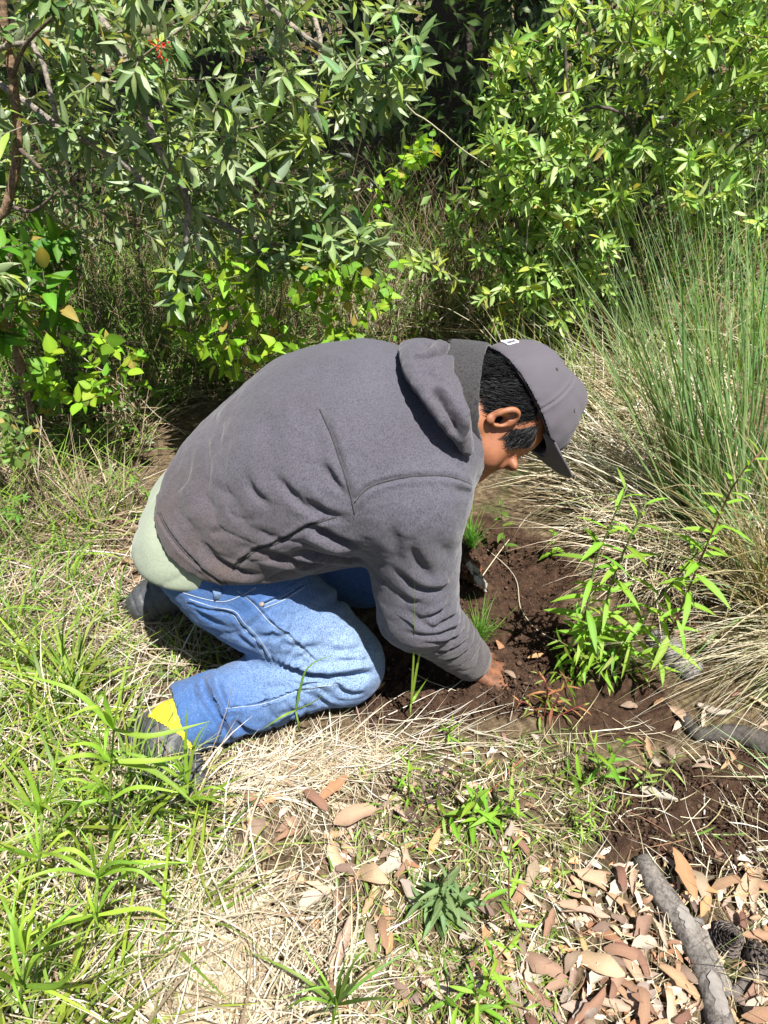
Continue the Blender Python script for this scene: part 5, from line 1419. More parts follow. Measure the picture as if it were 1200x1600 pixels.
# ------------------------------------------------------------------ big single blades in the foreground
def blade_mesh(pts, w, c, n=12, fold=.25):
    P = spline(pts, n); t, _, _ = frames(P)
    view = nrm(np.array((0.15, -.25, 1.0))); side = nrm(np.cross(t, view)); up = np.cross(side, t)
    s = np.linspace(0, 1, n); ww = w * .5 * np.minimum(1, .45 + s * 2.5) * np.maximum(1 - s ** 2.4, .04)
    V = np.stack([P - side * ww[:, None] + up * (fold * ww)[:, None], P, P + side * ww[:, None] + up * (fold * ww)[:, None]], 1).reshape(-1, 3)
    F = [(i * 3 + k, i * 3 + k + 3, i * 3 + k + 4, i * 3 + k + 1) for i in range(n - 1) for k in (0, 1)]
    C = np.where((np.arange(n * 3) % 3 == 1)[:, None], 1.2, 1.0) * np.asarray(c)
    return V, np.array(F), C
def broad_grass(label, base_px, node_px, tips, rng, w=.011, cols=None, extra=9):
    r = on_ground(*base_px); root = empty('broad_leaved_grass', r, label, 'grass', 'broad-leaved grasses in the left foreground')
    Y0 = r[1] - .004; nd = [at(u, v, Y0 - .0) for u, v in node_px]
    mb = MB(); add_tube(mb, np.array([r] + nd) - r, np.linspace(.0024, .0016, len(nd) + 1), 6, (0.18, 0.27, 0.05)); mb.build('stem', M_STEM, root)
    cols = cols or [(0.21, 0.36, 0.025), (0.27, 0.41, 0.03), (0.17, 0.31, 0.022)]
    for k, (q, mid, tip) in enumerate(tips):
        a = nd[q]; e = at(*tip, Y0 + rng.uniform(-.08, .05)); mm = at(*mid, 0.5 * (a[1] + e[1]) + rng.uniform(-.02, .02))
        for P_ in (mm, e): P_[2] = max(P_[2], float(gz(P_[0], P_[1])[0]) + .012)
        V, Fq, C = blade_mesh([a, mm, e], w * rng.uniform(.8, 1.15), palette(cols, 1, rng, .15)[0])
        link('blade', mesh_from('blade', V - r, Fq, True, C), root, M_GRASS)
    for k in range(extra):
        a = nd[int(rng.integers(0, len(nd)))]; an = rng.uniform(0, 6.28); L = rng.uniform(.06, .15); ln = math.radians(rng.uniform(5, 55))
        d = np.array((math.sin(ln) * math.cos(an), math.sin(ln) * math.sin(an), math.cos(ln))); mm = a + d * L * .55; e = a + d * L + np.array((math.cos(an), math.sin(an), -.9)) * L * rng.uniform(.05, .4)
        V, Fq, C = blade_mesh([a, mm, e], w * rng.uniform(.55, 1.0), palette(cols, 1, rng, .2)[0])
        link('blade', mesh_from('blade', V - r, Fq, True, C), root, M_GRASS)
    return root
RB = np.random.default_rng(111)
broad_grass('tallest broad-leaved green grass in front of the near boot', (172, 1345), [(172,1250),(174,1190),(178,1140)],
    [(2,(190,1085),(214,1018)), (2,(150,1105),(82,1132)), (2,(235,1150),(328,1127)), (1,(240,1205),(312,1262)), (1,(250,1188),(300,1178)), (2,(165,1090),(172,1040)), (0,(215,1230),(290,1240)), (1,(130,1180),(60,1200)), (0,(120,1260),(60,1330))], RB, .0088)
broad_grass('broad-leaved grass rising in front of the boot toe', (295, 1300), [(293,1250),(293,1225)],
    [(1,(290,1170),(292,1105)), (1,(305,1160),(328,1125)), (0,(330,1230),(360,1240)), (1,(260,1240),(222,1262))], RB, .0075)
broad_grass('leafy green grass at the left edge of the foreground', (60, 1420), [(62,1340),(66,1270)],
    [(1,(40,1200),(10,1175)), (1,(100,1220),(150,1225)), (0,(120,1330),(180,1400)), (0,(20,1330),(-30,1300)), (1,(85,1200),(95,1140)), (0,(110,1300),(135,1370))], RB, .0072)
broad_grass('green grass with long blades hanging toward the straw', (150, 1490), [(150,1430),(152,1370)],
    [(1,(180,1310),(212,1270)), (1,(215,1360),(285,1420)), (0,(230,1420),(275,1445)), (1,(100,1340),(50,1330)), (0,(90,1440),(30,1470)), (1,(140,1320),(120,1290))], RB, .0072)
broad_grass('lowest clump of broad green grass at the bottom left corner', (30, 1600), [(34,1540),(38,1490)],
    [(1,(20,1440),(0,1400)), (1,(80,1450),(110,1440)), (0,(90,1540),(130,1500)), (0,(0,1520),(-30,1500)), (1,(50,1430),(60,1380))], RB, .0075)
broad_grass('dark green grass tuft at the bottom edge', (525, 1600), [(525,1570)],
    [(0,(500,1530),(505,1580)), (0,(560,1530),(600,1500)), (0,(590,1560),(650,1570)), (0,(480,1560),(440,1580)), (0,(545,1540),(560,1600)), (0,(555,1500),(590,1470)), (0,(530,1530),(540,1500))], RB, .0055, [(0.11, 0.22, 0.03), (0.15, 0.27, 0.03)])
broad_grass('two thin green blades standing against the lower sleeve', (640, 1128), [(642,1100)],
    [(0,(647,1000),(648,900)), (0,(652,1040),(664,984)), (0,(648,1090),(668,1060))], RB, .0055, None, 0)
broad_grass('thin arching green grass in front of the knee', (470, 1150), [(462,1110)],
    [(0,(480,1045),(528,1020)), (0,(500,1090),(520,1050)), (0,(440,1120),(410,1140))], RB, .005, None, 0)
# long pale stalks crossing the picture, each its own thing
def stalk(label, pts, r=.0013, c=(0.52, 0.46, 0.35), name='dry_stalk', group='long dry stalks'):
    P = [at(*p) if len(p) == 3 else on_ground(p[0], p[1], .012) for p in pts]
    o0 = np.array(P[0]); mb = MB(); L = spline(P, 20); L = L + .004 * fbm(L, 12, 2, 7)[:, None]
    add_tube(mb, L - o0, np.linspace(r, r * .55, 20), 5, c); o = mb.build(name, M_STRAW); o.location = o0
    tag(o, label, 'stalk', group)
for lb, pts, r in (
    ('long pale stalk crossing the lower foreground up to the green rosette', [(-20,1545),(180,1480),(400,1430),(580,1345),(760,1285)], .0016),
    ('pale stalk lying from the bottom left past the leaf litter', [(60,1560),(330,1580),(560,1490),(680,1400)], .0014),
    ('pale stalk lying across the green grass in front of the boot', [(-20,1230),(140,1208),(260,1195)], .0018),
    ('thin pale stalk standing in the dug soil beside the seedling', [(745,912),(790,850),(830,800)], .0015),
    ('bent brown stalk reaching out of the pit', [(870,1000),(820,960),(800,900),(760,860)], .0014),
    ('pale stalk lying on the soil below the cuff', [(700,1080),(725,1060),(750,1033)], .0012),
    ('thin stalk lying below the sleeve', [(640,1043),(680,1065),(712,1080)], .0012),
    ('reddish stem creeping over the soil edge at the lower right', [(820,1180),(760,1240),(690,1290),(640,1330)], .0018),
    ('thin pale stalk leaning over the left undergrowth', [(40,470,2.0),(110,540,1.95),(290,680,1.9)], .0016),
    ('dry stalk standing on the left, bent at the top', [(72,880),(68,800,1.55),(60,730,1.55),(64,650,1.6)], .0022),
    ('thin bare twig slanting across the dark gap', [(600,130,2.1),(680,200,2.2),(790,280,2.35)], .0022),
    ('pink-tinged grass stem crossing the thigh of the jeans', [(565,1135),(540,1060,.985),(500,1000,.98),(468,958,1.0)], .0011),
    ('straight dry stem standing between the shrubs', [(815,520,2.35),(828,330,2.35),(848,190,2.35)], .0022),
    ('fine stalk arching over the collapsed grass', [(930,900),(980,700,1.75),(1090,560,1.8),(1210,470,1.85)], .0014)):
    stalk(lb, pts, r, (0.28, 0.09, 0.05) if 'reddish' in lb else (0.45, 0.30, 0.26) if 'pink' in lb else (0.52, 0.46, 0.35))
# ------------------------------------------------------------------ herbs and seedlings
RH = np.random.default_rng(121)
HG = [(0.17, 0.32, 0.03), (0.22, 0.37, 0.04), (0.13, 0.26, 0.028)]
HP = [(0.20, 0.30, 0.07), (0.25, 0.34, 0.09), (0.15, 0.25, 0.055)]
RED = (0.20, 0.045, 0.035)
def st(*px, lift=None):
    """a stem: root on the ground, then points at given (or the root's) distance"""
    r = on_ground(*px[0][:2]); out = [r]; Y = r[1]
    for p in px[1:]:
        q = at(p[0], p[1], p[2] if len(p) > 2 else Y); q[2] = max(q[2], float(gz(q[0], q[1])[0]) + .008); out.append(q)
    return out
herb('willow_leaf_herb', 'tallest narrow-leaved herb with a dark red stem leaning right over the pale grass', [st((1005,1085), (1058,965), (1105,850), (1148,755), (1190,705))], 38, .080, .19, HG, (0.17, 0.075, 0.05), RH, None, .95, .3, .0024)
herb('willow_leaf_herb', 'narrow-leaved herb right of the hand with several leafy stems', [st((930,1050), (950,930), (985,840), (1010,785)), st((905,1050), (925,900), (950,830), (980,760)), st((955,1060), (1010,960), (1060,900), (1100,850))], 24, .088, .18, HG, (0.13, 0.17, 0.05), RH, None, 1.0, .2, .0026)
herb('willow_leaf_herb', 'low bushy narrow-leaved herb spilling over the edge of the pit', [st((930,1060), (900,1020), (872,1000)), st((935,1062), (930,1000), (900,960)), st((940,1060), (970,1010), (1000,970)), st((935,1065), (890,1060), (868,1050)), st((950,1060), (990,1050), (1010,1040)), st((930,1050), (910,980), (925,930)), st((950,1050), (960,1000), (950,950))], 15, .062, .18, HG + [(0.22, 0.27, 0.05)], (0.15, 0.15, 0.05), RH, None, 1.0, .3, .002)
herb('bright_herb', 'spreading bright green herb in the middle of the litter below the soil', [st((735,1290), (740,1262), (745,1240)), st((740,1290), (790,1260), (825,1230)), st((735,1292), (760,1275), (800,1270)), st((730,1290), (700,1275), (680,1300))], 8, .062, .21, HG, (0.16, 0.2, 0.05), RH, None, 1.0, .5, .0022)
herb('bright_herb', 'bright herb with upright leaves beside the pale roots on the right', [st((940,1225), (935,1190), (925,1160)), st((945,1225), (960,1180), (985,1150)), st((930,1230), (900,1215), (880,1200))], 8, .055, .17, HG, (0.16, 0.2, 0.05), RH, None, .9, .5, .002)
herb('grey_green_rosette', 'dense grey-green rosette of strap leaves low in the foreground', [st((690,1425), (688,1400)), st((700,1425), (720,1395)), st((680,1425), (655,1405)), st((690,1430), (700,1370)), st((690,1430), (672,1440))], 15, .058, .20, [(0.12, 0.20, 0.075), (0.15, 0.23, 0.09), (0.10, 0.17, 0.06)], (0.14, 0.18, 0.07), RH, None, 1.2, .4, .002, 'rosette', .35)
herb('lying_herb', 'long-stemmed herb lying over the litter, its leaves curled', [st((360,1320), (430,1335), (500,1365), (560,1400)), st((500,1370), (560,1375), (610,1370))], 13, .055, .19, HP, (0.22, 0.27, 0.06), RH, None, 1.0, .3, .0026)
herb('small_herb', 'small star-shaped herb at the end of the straw below the sleeve', [st((700,1160), (703,1140), (704,1130))], 9, .034, .17, HG, (0.16, 0.2, 0.05), RH, 'small herbs in the litter', 1.1, .4, .0015)
herb('small_herb', 'small upright herb standing in the straw left of the purple shoots', [st((640,1260), (638,1210), (640,1160))], 12, .036, .18, HG, (0.16, 0.2, 0.05), RH, 'small herbs in the litter', 1.0, .4, .0017)
herb('purple_herb', 'patch of purplish narrow shoots between straw and soil', [st((680,1250), (690,1210), (700,1180)), st((670,1270), (660,1230), (650,1215)), st((700,1245), (720,1215), (730,1190)), st((665,1300), (650,1275), (630,1260))], 12, .030, .16, [(0.13, 0.085, 0.085), (0.17, 0.12, 0.10), (0.14, 0.16, 0.06)], (0.14, 0.07, 0.07), RH, None, .8, .6, .0015)
herb('reddish_herb', 'reddish and yellow herb at the lower edge of the dug soil', [st((850,1120), (855,1075), (840,1050)), st((855,1120), (875,1085), (890,1060)), st((850,1125), (825,1100), (810,1095)), st((860,1125), (890,1110), (915,1100))], 10, .042, .17, [(0.24, 0.22, 0.05), (0.28, 0.13, 0.06), (0.19, 0.24, 0.05)], RED, RH, None, .9, .4, .0018)
herb('pale_sprig', 'cut pale sprig lying on the soil near the grey branch', [st((1020,1308), (1060,1330), (1095,1352), (1125,1375))], 16, .048, .15, HP, (0.24, 0.27, 0.12), RH, None, .55, .9, .0022)
herb('small_herb', 'small feathery herb at the edge of the right soil patch', [st((890,1310), (915,1280), (945,1240)), st((890,1312), (925,1300), (950,1290))], 16, .026, .14, HG, (0.16, 0.2, 0.05), RH, 'small herbs in the litter', 1.0, .5, .0014)
herb('small_herb', 'small pale herb left of the white bark strip', [st((1000,1240), (1010,1200), (1030,1170)), st((1000,1240), (1035,1215), (1060,1180))], 10, .036, .17, HP, (0.2, 0.22, 0.08), RH, 'small herbs in the litter', .9, .5, .0014)
herb('trailing_herb', 'trailing herb with paired leaves in the lower middle of the litter', [st((830,1480), (800,1430), (795,1370), (800,1320)), st((800,1440), (770,1480), (740,1500)), st((760,1560), (770,1510), (800,1470))], 10, .042, .20, HG, (0.22, 0.11, 0.05), RH, None, 1.0, .25, .0017)
herb('trailing_herb', 'low yellow-green herb at the bottom middle edge', [st((760,1590), (745,1560), (740,1530)), st((765,1590), (800,1570), (830,1580)), st((750,1595), (700,1560), (680,1545))], 9, .046, .18, HG, (0.2, 0.15, 0.05), RH, None, 1.0, .3, .0017)
herb('palmate_herb', 'herb with hand-shaped leaves among the branches of the left shrub', [st((480,480), (480,300, 2.3), (465,190, 2.2)), st((490,480), (500,300, 2.35), (500,200, 2.25))], 6, .045, .30, [(0.08, 0.19, 0.025), (0.10, 0.23, 0.03)], (0.1, 0.14, 0.04), RH, None, 1.1, .2, .002, palm=6, base_bare=.7)
herb('palmate_herb', 'herb with hand-shaped leaves at the left edge by the rusty stick', [st((25,850), (28,810), (30,780)), st((30,850), (10,800), (0,770))], 5, .040, .30, [(0.10, 0.21, 0.03), (0.12, 0.25, 0.03)], (0.1, 0.14, 0.04), RH, None, 1.1, .2, .002, palm=6)
herb('palmate_herb', 'small herb with hand-shaped leaves close behind the pale shirt', [st((215,800), (215,770), (212,745)), st((215,800), (235,775), (240,760))], 4, .030, .30, [(0.13, 0.24, 0.03), (0.15, 0.27, 0.03)], (0.1, 0.14, 0.04), RH, None, 1.1, .2, .0016, palm=5)
herb('shaded_herb', 'slim shaded herb with oval leaves below the face', [st((790,870), (785,820), (782,775))], 8, .036, .42, [(0.10, 0.18, 0.03), (0.12, 0.21, 0.03)], (0.12, 0.14, 0.05), RH, None, 1.0, .3, .0014)
herb('shaded_herb', 'small bright herb with round leaves beside the shadow of the head', [st((862,880), (862,850), (866,830))], 7, .034, .48, HG, (0.12, 0.14, 0.05), RH, None, 1.0, .3, .0014)

# the seedlings being planted
def seedling(label, root_px, n, h, rng, spread=.35, up=0.0):
    r = on_ground(*root_px); r[2] += up; root = empty('pine_seedling', r, label, 'seedling', 'green needle seedlings at the pit')
    a = rng.uniform(0, 6.28, n); c0 = palette([(0.08, 0.24, 0.02), (0.12, 0.31, 0.03), (0.17, 0.37, 0.04)], n, rng)
    V, Fq, C = blades(np.zeros((n, 3)) + r + rng.normal(0, .006, (n, 3)) * (1, 1, .3), a, np.radians(rng.uniform(2, 42, n)), rng.uniform(.3, 1.0, n) * h, rng.uniform(.0014, .0028, n), np.radians(rng.uniform(-5, 40, n)), c0 * .8, c0 * 1.1, 4, .2, rng, False)
    o = link('needles', mesh_from('needles', V - r, Fq, True, C), root, M_GRASS); o['kind'] = 'stuff'
    mb = MB(); add_tube(mb, [(0, 0, -.01), (0, 0, .02)], [.003, .002], 6, (0.2, 0.15, 0.06)); mb.build('stem', M_STEM, root)
    return root
sd1 = seedling('green needle seedling beside the cuff, its top fanned out', (746, 1005), 150, .13, RH, up=.01)
sd2 = seedling('green needle seedling in the shade below the chin', (735, 866), 130, .12, RH, up=.03)
rb = on_ground(735, 905); mb = MB()
P = rb + np.array((0, 0, .025)) + nrm(RH.normal(0, 1, (260, 3))) * np.array((.026, .024, .032)) * RH.uniform(.8, 1, (260, 1))
cc = palette([(0.22, 0.10, 0.05), (0.15, 0.07, 0.04), (0.30, 0.16, 0.08)], 260, RH)
v_, f_, c_ = lumps(260, P - rb, RH.uniform(.003, .007, 260), cc, 9); mb.add(v_, f_, c_)
o = mb.build('root_ball', M_CRUMB, smooth=False); o.location = rb; tag(o, 'reddish brown root ball of a seedling behind the forearm', 'root ball')
# torn pale nursery sleeve beside it
rb = on_ground(738, 925); rb[2] += .01; g = []
for i in range(10):
    for j in range(6):
        s_, t_ = i / 9, j / 5; g.append((-.018 + .05 * s_ + .006 * math.sin(j * 2 + i), .004 * math.sin(i * 1.9 + j) + .01 * (t_ - .5), .075 * (1 - s_) + .026 * (t_ - .5) + .004 * math.sin(3 * i + 2 * j) + .008))
Fq = np.array([[i * 6 + j, i * 6 + j + 6, i * 6 + j + 7, i * 6 + j + 1] for i in range(9) for j in range(5)])
g = np.array(g); gi = g + np.array((0, .0015, 0))
o = link('torn_sheet', mesh_from('torn_sheet', np.concatenate([g, gi]), np.concatenate([Fq, Fq[:, ::-1] + 60])), None, plain('pale_plastic', (0.30, 0.29, 0.25), .6, .4)); o.location = rb
tag(o, 'scrap of crumpled pale sheet between forearm and root ball', 'scrap')

# ------------------------------------------------------------------ fallen leaves
RF = np.random.default_rng(131)
def dead_template(wr, bend, fold, twist, nl=7, torn=0, seed=0, cup=0.0):
    g = np.random.default_rng(seed)
    V, F, mid = leaf_template(wr, fold, 0, nl)
    s = V[:, 0]; a = twist * (s - .5)
    V[:, 1] *= np.repeat(g.uniform(.72, 1.18, nl + 1), 3) * np.where(V[:, 1] > 0, g.uniform(.75, 1.1), g.uniform(.75, 1.1))
    V[:, 0] += np.abs(V[:, 1]) * g.normal(0, .25, len(V))
    z0 = V[:, 2] + cup * (V[:, 1] / wr) ** 2 * 2 + g.normal(0, .012, len(V))
    y, z = V[:, 1] * np.cos(a) - z0 * np.sin(a), V[:, 1] * np.sin(a) + z0 * np.cos(a)
    z = z + bend * np.sin(math.pi * s) + .02 * np.sin(9 * s + seed); y = y + g.uniform(-.16, .16) * np.sin(2.5 * s) * s
    if torn: F = F[:len(F) - torn]
    return np.stack([s, y, z], -1), F, mid
T_D = [dead_template(.30, .10, .5, .6, 7, 0, 1, .1), dead_template(.26, -.06, .3, -.8, 7, 1, 2), dead_template(.40, .20, -.3, .3, 7, 2, 3, .25), dead_template(.22, .05, .6, 1.5, 7, 0, 4, .1), dead_template(.46, .12, .25, -.4, 7, 1, 5, .3), dead_template(.34, .03, .15, .1, 7, 0, 6),
       dead_template(.30, .28, .2, -.3, 7, 2, 7, -.1), dead_template(.50, .06, .4, .9, 6, 3, 8, .2)]
DEADC = [(0.34, 0.205, 0.130), (0.44, 0.32, 0.235), (0.28, 0.160, 0.105), (0.48, 0.37, 0.285), (0.41, 0.275, 0.185), (0.46, 0.38, 0.31), (0.28, 0.20, 0.145), (0.42, 0.235, 0.12)]
DEADN = ['brown', 'tan', 'dark russet', 'pale tan', 'reddish tan', 'greyish pale', 'dull brown', 'orange']
dead_meshes = [mesh_from('fallen_leaf', T_D[(i * 3) % 8][0], T_D[(i * 3) % 8][1], True, np.clip(np.where(T_D[(i * 3) % 8][2], 1.2, 1.0)[:, None] * np.array(DEADC[i % 8])[None], 0, 1), mats=[M_DEAD]) for i in range(16)]
MARKS = [('the open pine cone', (1132, 1474)), ('the greyer pine cone', (1180, 1500)), ('the upper end of the grey branch', (1005, 1350)), ('the middle of the grey branch', (1075, 1460)),
         ('the lower end of the grey branch', (1125, 1590)), ('the white stick', (1180, 1368)), ('the grey-green rosette', (690, 1410)), ('the spreading bright herb', (745, 1262)),
         ('the straw swath', (480, 1200)), ('the near boot', (270, 1190)), ('the trailing herb', (798, 1400)), ('the pale sprig', (1070, 1335)), ('the bark chunk', (1050, 1030)),
         ('the charred branch', (1130, 1150)), ('the far boot', (220, 920)), ('the bent knee', (580, 1060)), ('the lying herb', (480, 1350)), ('the dark grass tuft', (525, 1560)), ('the short pale stick', (825, 1545)), ('the yellow-green herb', (750, 1570)), ('the bark strip', (1030, 1240))]
USED = {}
def say_where(u, v, used_key):
    d = sorted((math.hypot(u - x, v - y), n, x, y) for n, (x, y) in MARKS)
    for dist, n, x, y in d[:3]:
        dx, dy = u - x, v - y
        side = ('right of' if dx > 0 else 'left of') if abs(dx) > abs(dy) * 2 else ('below' if dy > 0 else 'above') if abs(dy) > abs(dx) * 2 else ('below and right of' if dx > 0 and dy > 0 else 'below and left of' if dy > 0 else 'above and right of' if dx > 0 else 'above and left of')
        far = 'close' if dist < 45 else 'just' if dist < 90 else 'well' if dist < 150 else 'far'
        yield f'{far} {side} {n}'
def leaves_in(poly, n, L, label, group, up=(.004, .018)):
    px = sample_poly(poly, n * 2, RF); bl = spline(np.c_[np.array([(1000,1345),(1020,1385),(1060,1440),(1090,1500),(1110,1560),(1130,1630),(1145,1560),(1110,1490)]), np.zeros(8)], 60)[:, :2]
    obs = np.concatenate([bl, [(1132, 1474), (1145, 1480), (1180, 1500), (1125, 1460)]])
    px = px[np.linalg.norm(px[:, None] - obs[None], axis=2).min(1) > 24][:n]; n = len(px)
    p = ground_pts(px); p[:, 2] += RF.uniform(*up, n)
    a = RF.uniform(0, 6.28, n); f = np.stack([np.cos(a), np.sin(a), RF.normal(0, .22, n)], -1); u = nrm(np.stack([RF.normal(0, .35, n), RF.normal(0, .35, n) - .05, np.ones(n)], -1))
    Ls = L[0] + (L[1] - L[0]) * RF.uniform(0, 1, n) ** 1.3
    p = p - f * (Ls * .5)[:, None]
    for k, o in enumerate(leaf_objects('fallen_leaf', dead_meshes, None, p, f, u, Ls, RF)):
        ci = dead_meshes.index(o.data) % 8; q = Ls[k] / (p[k][1] + .3)
        big = 'small' if Ls[k] < .038 else 'large' if Ls[k] > .056 else 'mid-size'
        uu, vv, _ = to_px(p[k] + f[k] * Ls[k] * .5); e = to_px(p[k]); g_ = to_px(p[k] + f[k] * Ls[k])
        an = math.degrees(math.atan2(e[1] - g_[1], g_[0] - e[0])) % 180
        how = 'lying level' if an < 22 or an > 158 else 'rising to the right' if an < 68 else 'upright' if an < 112 else 'rising to the left'
        for wh in say_where(float(uu), float(vv), None):
            lb = f'{big} {DEADN[ci]} leaf {how}, {wh}'
            if len(lb.split()) > 16: lb = f'{big} {DEADN[ci]} leaf, {wh}'
            if lb not in USED: break
        USED[lb] = 1; tag(o, lb, 'leaf', group)
leaves_in([(860,1370),(1010,1360),(1060,1480),(1110,1640),(800,1640),(840,1480)], 90, (.030, .078), 'dry pinkish brown leaf in the thick litter left of the grey branch', 'fallen leaves left of the branch')
leaves_in([(1080,1380),(1230,1370),(1230,1640),(1150,1640)], 50, (.032, .082), 'dry brown leaf in the litter right of the grey branch', 'fallen leaves right of the branch')
leaves_in([(340,1240),(460,1230),(640,1250),(650,1340),(560,1600),(420,1560),(400,1400)], 62, (.03, .08), 'dry orange-brown leaf in the litter below the straw', 'fallen leaves below the straw')
leaves_in([(640,1280),(840,1300),(830,1620),(560,1620)], 40, (.026, .06), 'dry leaf half covered by low herbs in the lower middle', 'fallen leaves among the low herbs')
leaves_in([(960,1110),(1220,1080),(1220,1180),(1000,1230)], 22, (.03, .062), 'dry brown leaf lying at the foot of the bleached tussock', 'fallen leaves at the tussock foot')
leaves_in([(1020,960),(1130,950),(1130,1010),(1040,1030)], 16, (.04, .07), 'dry orange leaf piled behind the bark chunk on the right', 'fallen leaves by the bark chunk')
leaves_in([(170,830),(330,950),(420,1030),(330,1060),(200,1000),(100,830)], 22, (.035, .07), 'dry brown leaf in the straw around the far boot', 'fallen leaves by the far boot')
# small scraps past counting
n = 1200; p = ground_pts(np.concatenate([sample_poly([(820,1340),(1240,1340),(1240,1660),(700,1660)], 560, RF), sample_poly([(330,1200),(900,1150),(860,1660),(380,1660)], 440, RF), sample_poly([(60,660),(330,900),(420,1050),(60,1050)], 200, RF)]))
p[:, 2] += RF.uniform(.002, .010, n); a = RF.uniform(0, 6.28, n); mb = MB(); cc = palette(DEADC + [(0.16, 0.11, 0.08), (0.36, 0.31, 0.26)], n, RF, .3); gi = RF.integers(0, 8, n); Ls = RF.uniform(.010, .034, n)
f = np.stack([np.cos(a), np.sin(a), RF.normal(0, .2, n)], -1); u = np.stack([RF.normal(0, .35, n), RF.normal(0, .35, n), np.ones(n)], -1)
for q in range(8):
    k = gi == q; mb.add(*place_leaves(T_D[q], p[k], f[k], u[k], Ls[k], cc[k]))
tag(mb.build('leaf_scraps', M_DEAD), 'broken scraps of dry leaf over the ground', kind='stuff')
def one_leaf(label, px, L, ang, c=0, up=.012, tilt=(0, -.2), z=None):
    p = on_ground(*px); p[2] += up; a = math.radians(ang); f = np.array([(math.cos(a), math.sin(a), tilt[0])]); u = np.array([(0, tilt[1], 1.0)])
    p = p - f[0] * L * .5
    tag(leaf_objects('fallen_leaf', [dead_meshes[c]], None, p[None], f, u, np.array([L]), RF)[0], label, 'leaf')
one_leaf('bright orange leaf lying on the grey branch', (1060, 1380), .088, 100, 7, .035)
one_leaf('large orange-brown leaf at the lower right above the pale stick', (1165, 1385), .075, 40, 4)
one_leaf('small orange leaf in front of the knee on the soil', (596, 1078), .026, 60, 7, .014)
one_leaf('orange leaf lying on the soil right of the hand', (836, 1030), .040, 20, 7)
one_leaf('small tan leaf lying below the sleeve', (652, 1070), .020, 10, 3)
one_leaf('dull withered leaf in front of the fingers', (795, 1060), .035, 150, 6)
one_leaf('large tan leaf standing on edge in the lower middle', (535, 1490), .10, 75, 1, .03, (.15, -.6))
one_leaf('long orange leaf below the straw swath', (560, 1285), .09, 15, 4, .02)
one_leaf('curled orange leaf touching the end of the straw swath', (520, 1240), .075, 50, 7, .02)
one_leaf('orange leaf at the feet of the fingers in the soil', (782, 1018), .045, 125, 7, .012, (.3, -.5))

# ------------------------------------------------------------------ branches, bark, cones
def branch(name, label, px, r, c, cat='branch', mat=None, sides=12, n=26, up=.5, knots=.12, patches=()):
    P = np.array([on_ground(u, v) for u, v in px]); rr_ = np.interp(np.linspace(0, 1, n), np.linspace(0, 1, len(r)), r)
    L = spline(P, n); L[:, 2] = np.maximum(L[:, 2], gheight(L[:, 0], L[:, 1])) + rr_ * up
    v, f, e = tube(L, rr_, sides); cen = np.repeat(L, sides, 0)
    v[:len(cen)] = cen + (v[:len(cen)] - cen) * (1 + knots * fbm(v[:len(cen)], 45, 3, 31))[:, None]
    o0 = L[0]; mb = MB(); mb.add(v - o0, f, c); mb.f3.append(e); o = mb.build(name, mat or M_BARK); o.location = o0
    tag(o, label, cat)
    return o, L, rr_
o, L, rr_ = branch('fallen_branch', 'thick grey branch lying on the leaf litter at the lower right', [(1000,1345),(1020,1385),(1060,1440),(1090,1500),(1110,1560),(1130,1630)], [.016, .021, .020, .019, .020, .021], (0.155, 0.14, 0.128))
M_PALEWOOD = plain('bare_pale_wood', (0.20, 0.18, 0.165), .75, .25, .2, 60, .4)
for t, w in ((.42, .020), (.80, .034)):
    k = int(t * 25); c = L[k]; d = nrm(L[k + 1] - L[k - 1]); g = []
    sd_ = nrm(np.cross(d, (0, 0, 1)))
    for i in range(7):
        for j in range(5):
            a = math.radians(-20 + 55 * j / 4 + 8 * math.sin(i * 2)); g.append(c + d * w * (i - 3) / 3 * (1 - .3 * abs(j - 2) / 2) + (sd_ * math.sin(a) * -1 + np.array((0, 0, 1)) * math.cos(a)) * rr_[k] * 1.09)
    Fq = np.array([[i * 5 + j, i * 5 + j + 5, i * 5 + j + 6, i * 5 + j + 1] for i in range(6) for j in range(4)])
    link('bare_patch', mesh_from('bare_patch', np.array(g) - np.array(o.location), Fq), o, M_PALEWOOD)
branch('forked_branch', 'thinner grey branch lying along the right side of the thick one', [(1085,1440),(1110,1500),(1140,1560)], [.012, .013, .010], (0.18, 0.165, 0.15))
branch('forked_branch', 'short dark branch at the right edge below the cones', [(1140,1560),(1170,1535),(1215,1505)], [.011, .010, .010], (0.13, 0.11, 0.10))
branch('charred_branch', 'blackened branch under the bleached tussock at the right', [(1065,1120),(1090,1150),(1140,1150),(1215,1175)], [.012, .016, .020, .022], (0.06, 0.055, 0.05))
branch('bark_chunk', 'grey furrowed chunk of bark behind the herb on the right', [(1020,1000),(1050,1030),(1085,1060)], [.022, .034, .026], (0.20, 0.19, 0.185), 'bark', None, 14, 20, .25, .35)
branch('rusty_stick', 'reddish brown stick on the ground behind the pale shirt', [(95,806),(150,813),(205,818)], [.007, .008, .006], (0.24, 0.13, 0.09), 'stick')
branch('rusty_stick', 'thinner tan stick just below the rusty one', [(90,818),(130,840),(200,842)], [.005, .005, .004], (0.30, 0.19, 0.12), 'stick')
branch('mossy_trunk', 'slim trunk with peeling orange bark at the left edge', [(-30,400),(-5,410),(20,420)], [.02, .02, .02], (0.2, 0.13, 0.08)) if False else None
tt = [at(-8,400,1.9), at(12,320,1.9), at(28,230,1.92), at(20,120,1.95), at(5,20,1.98), at(0,-120,2.0)]
t0 = np.array((tt[0][0] - .05, 1.9, float(gz(tt[0][0], 1.9)[0]))); ro = empty('slim_tree', t0, 'slim tree at the left edge with peeling orange-brown bark', 'tree')
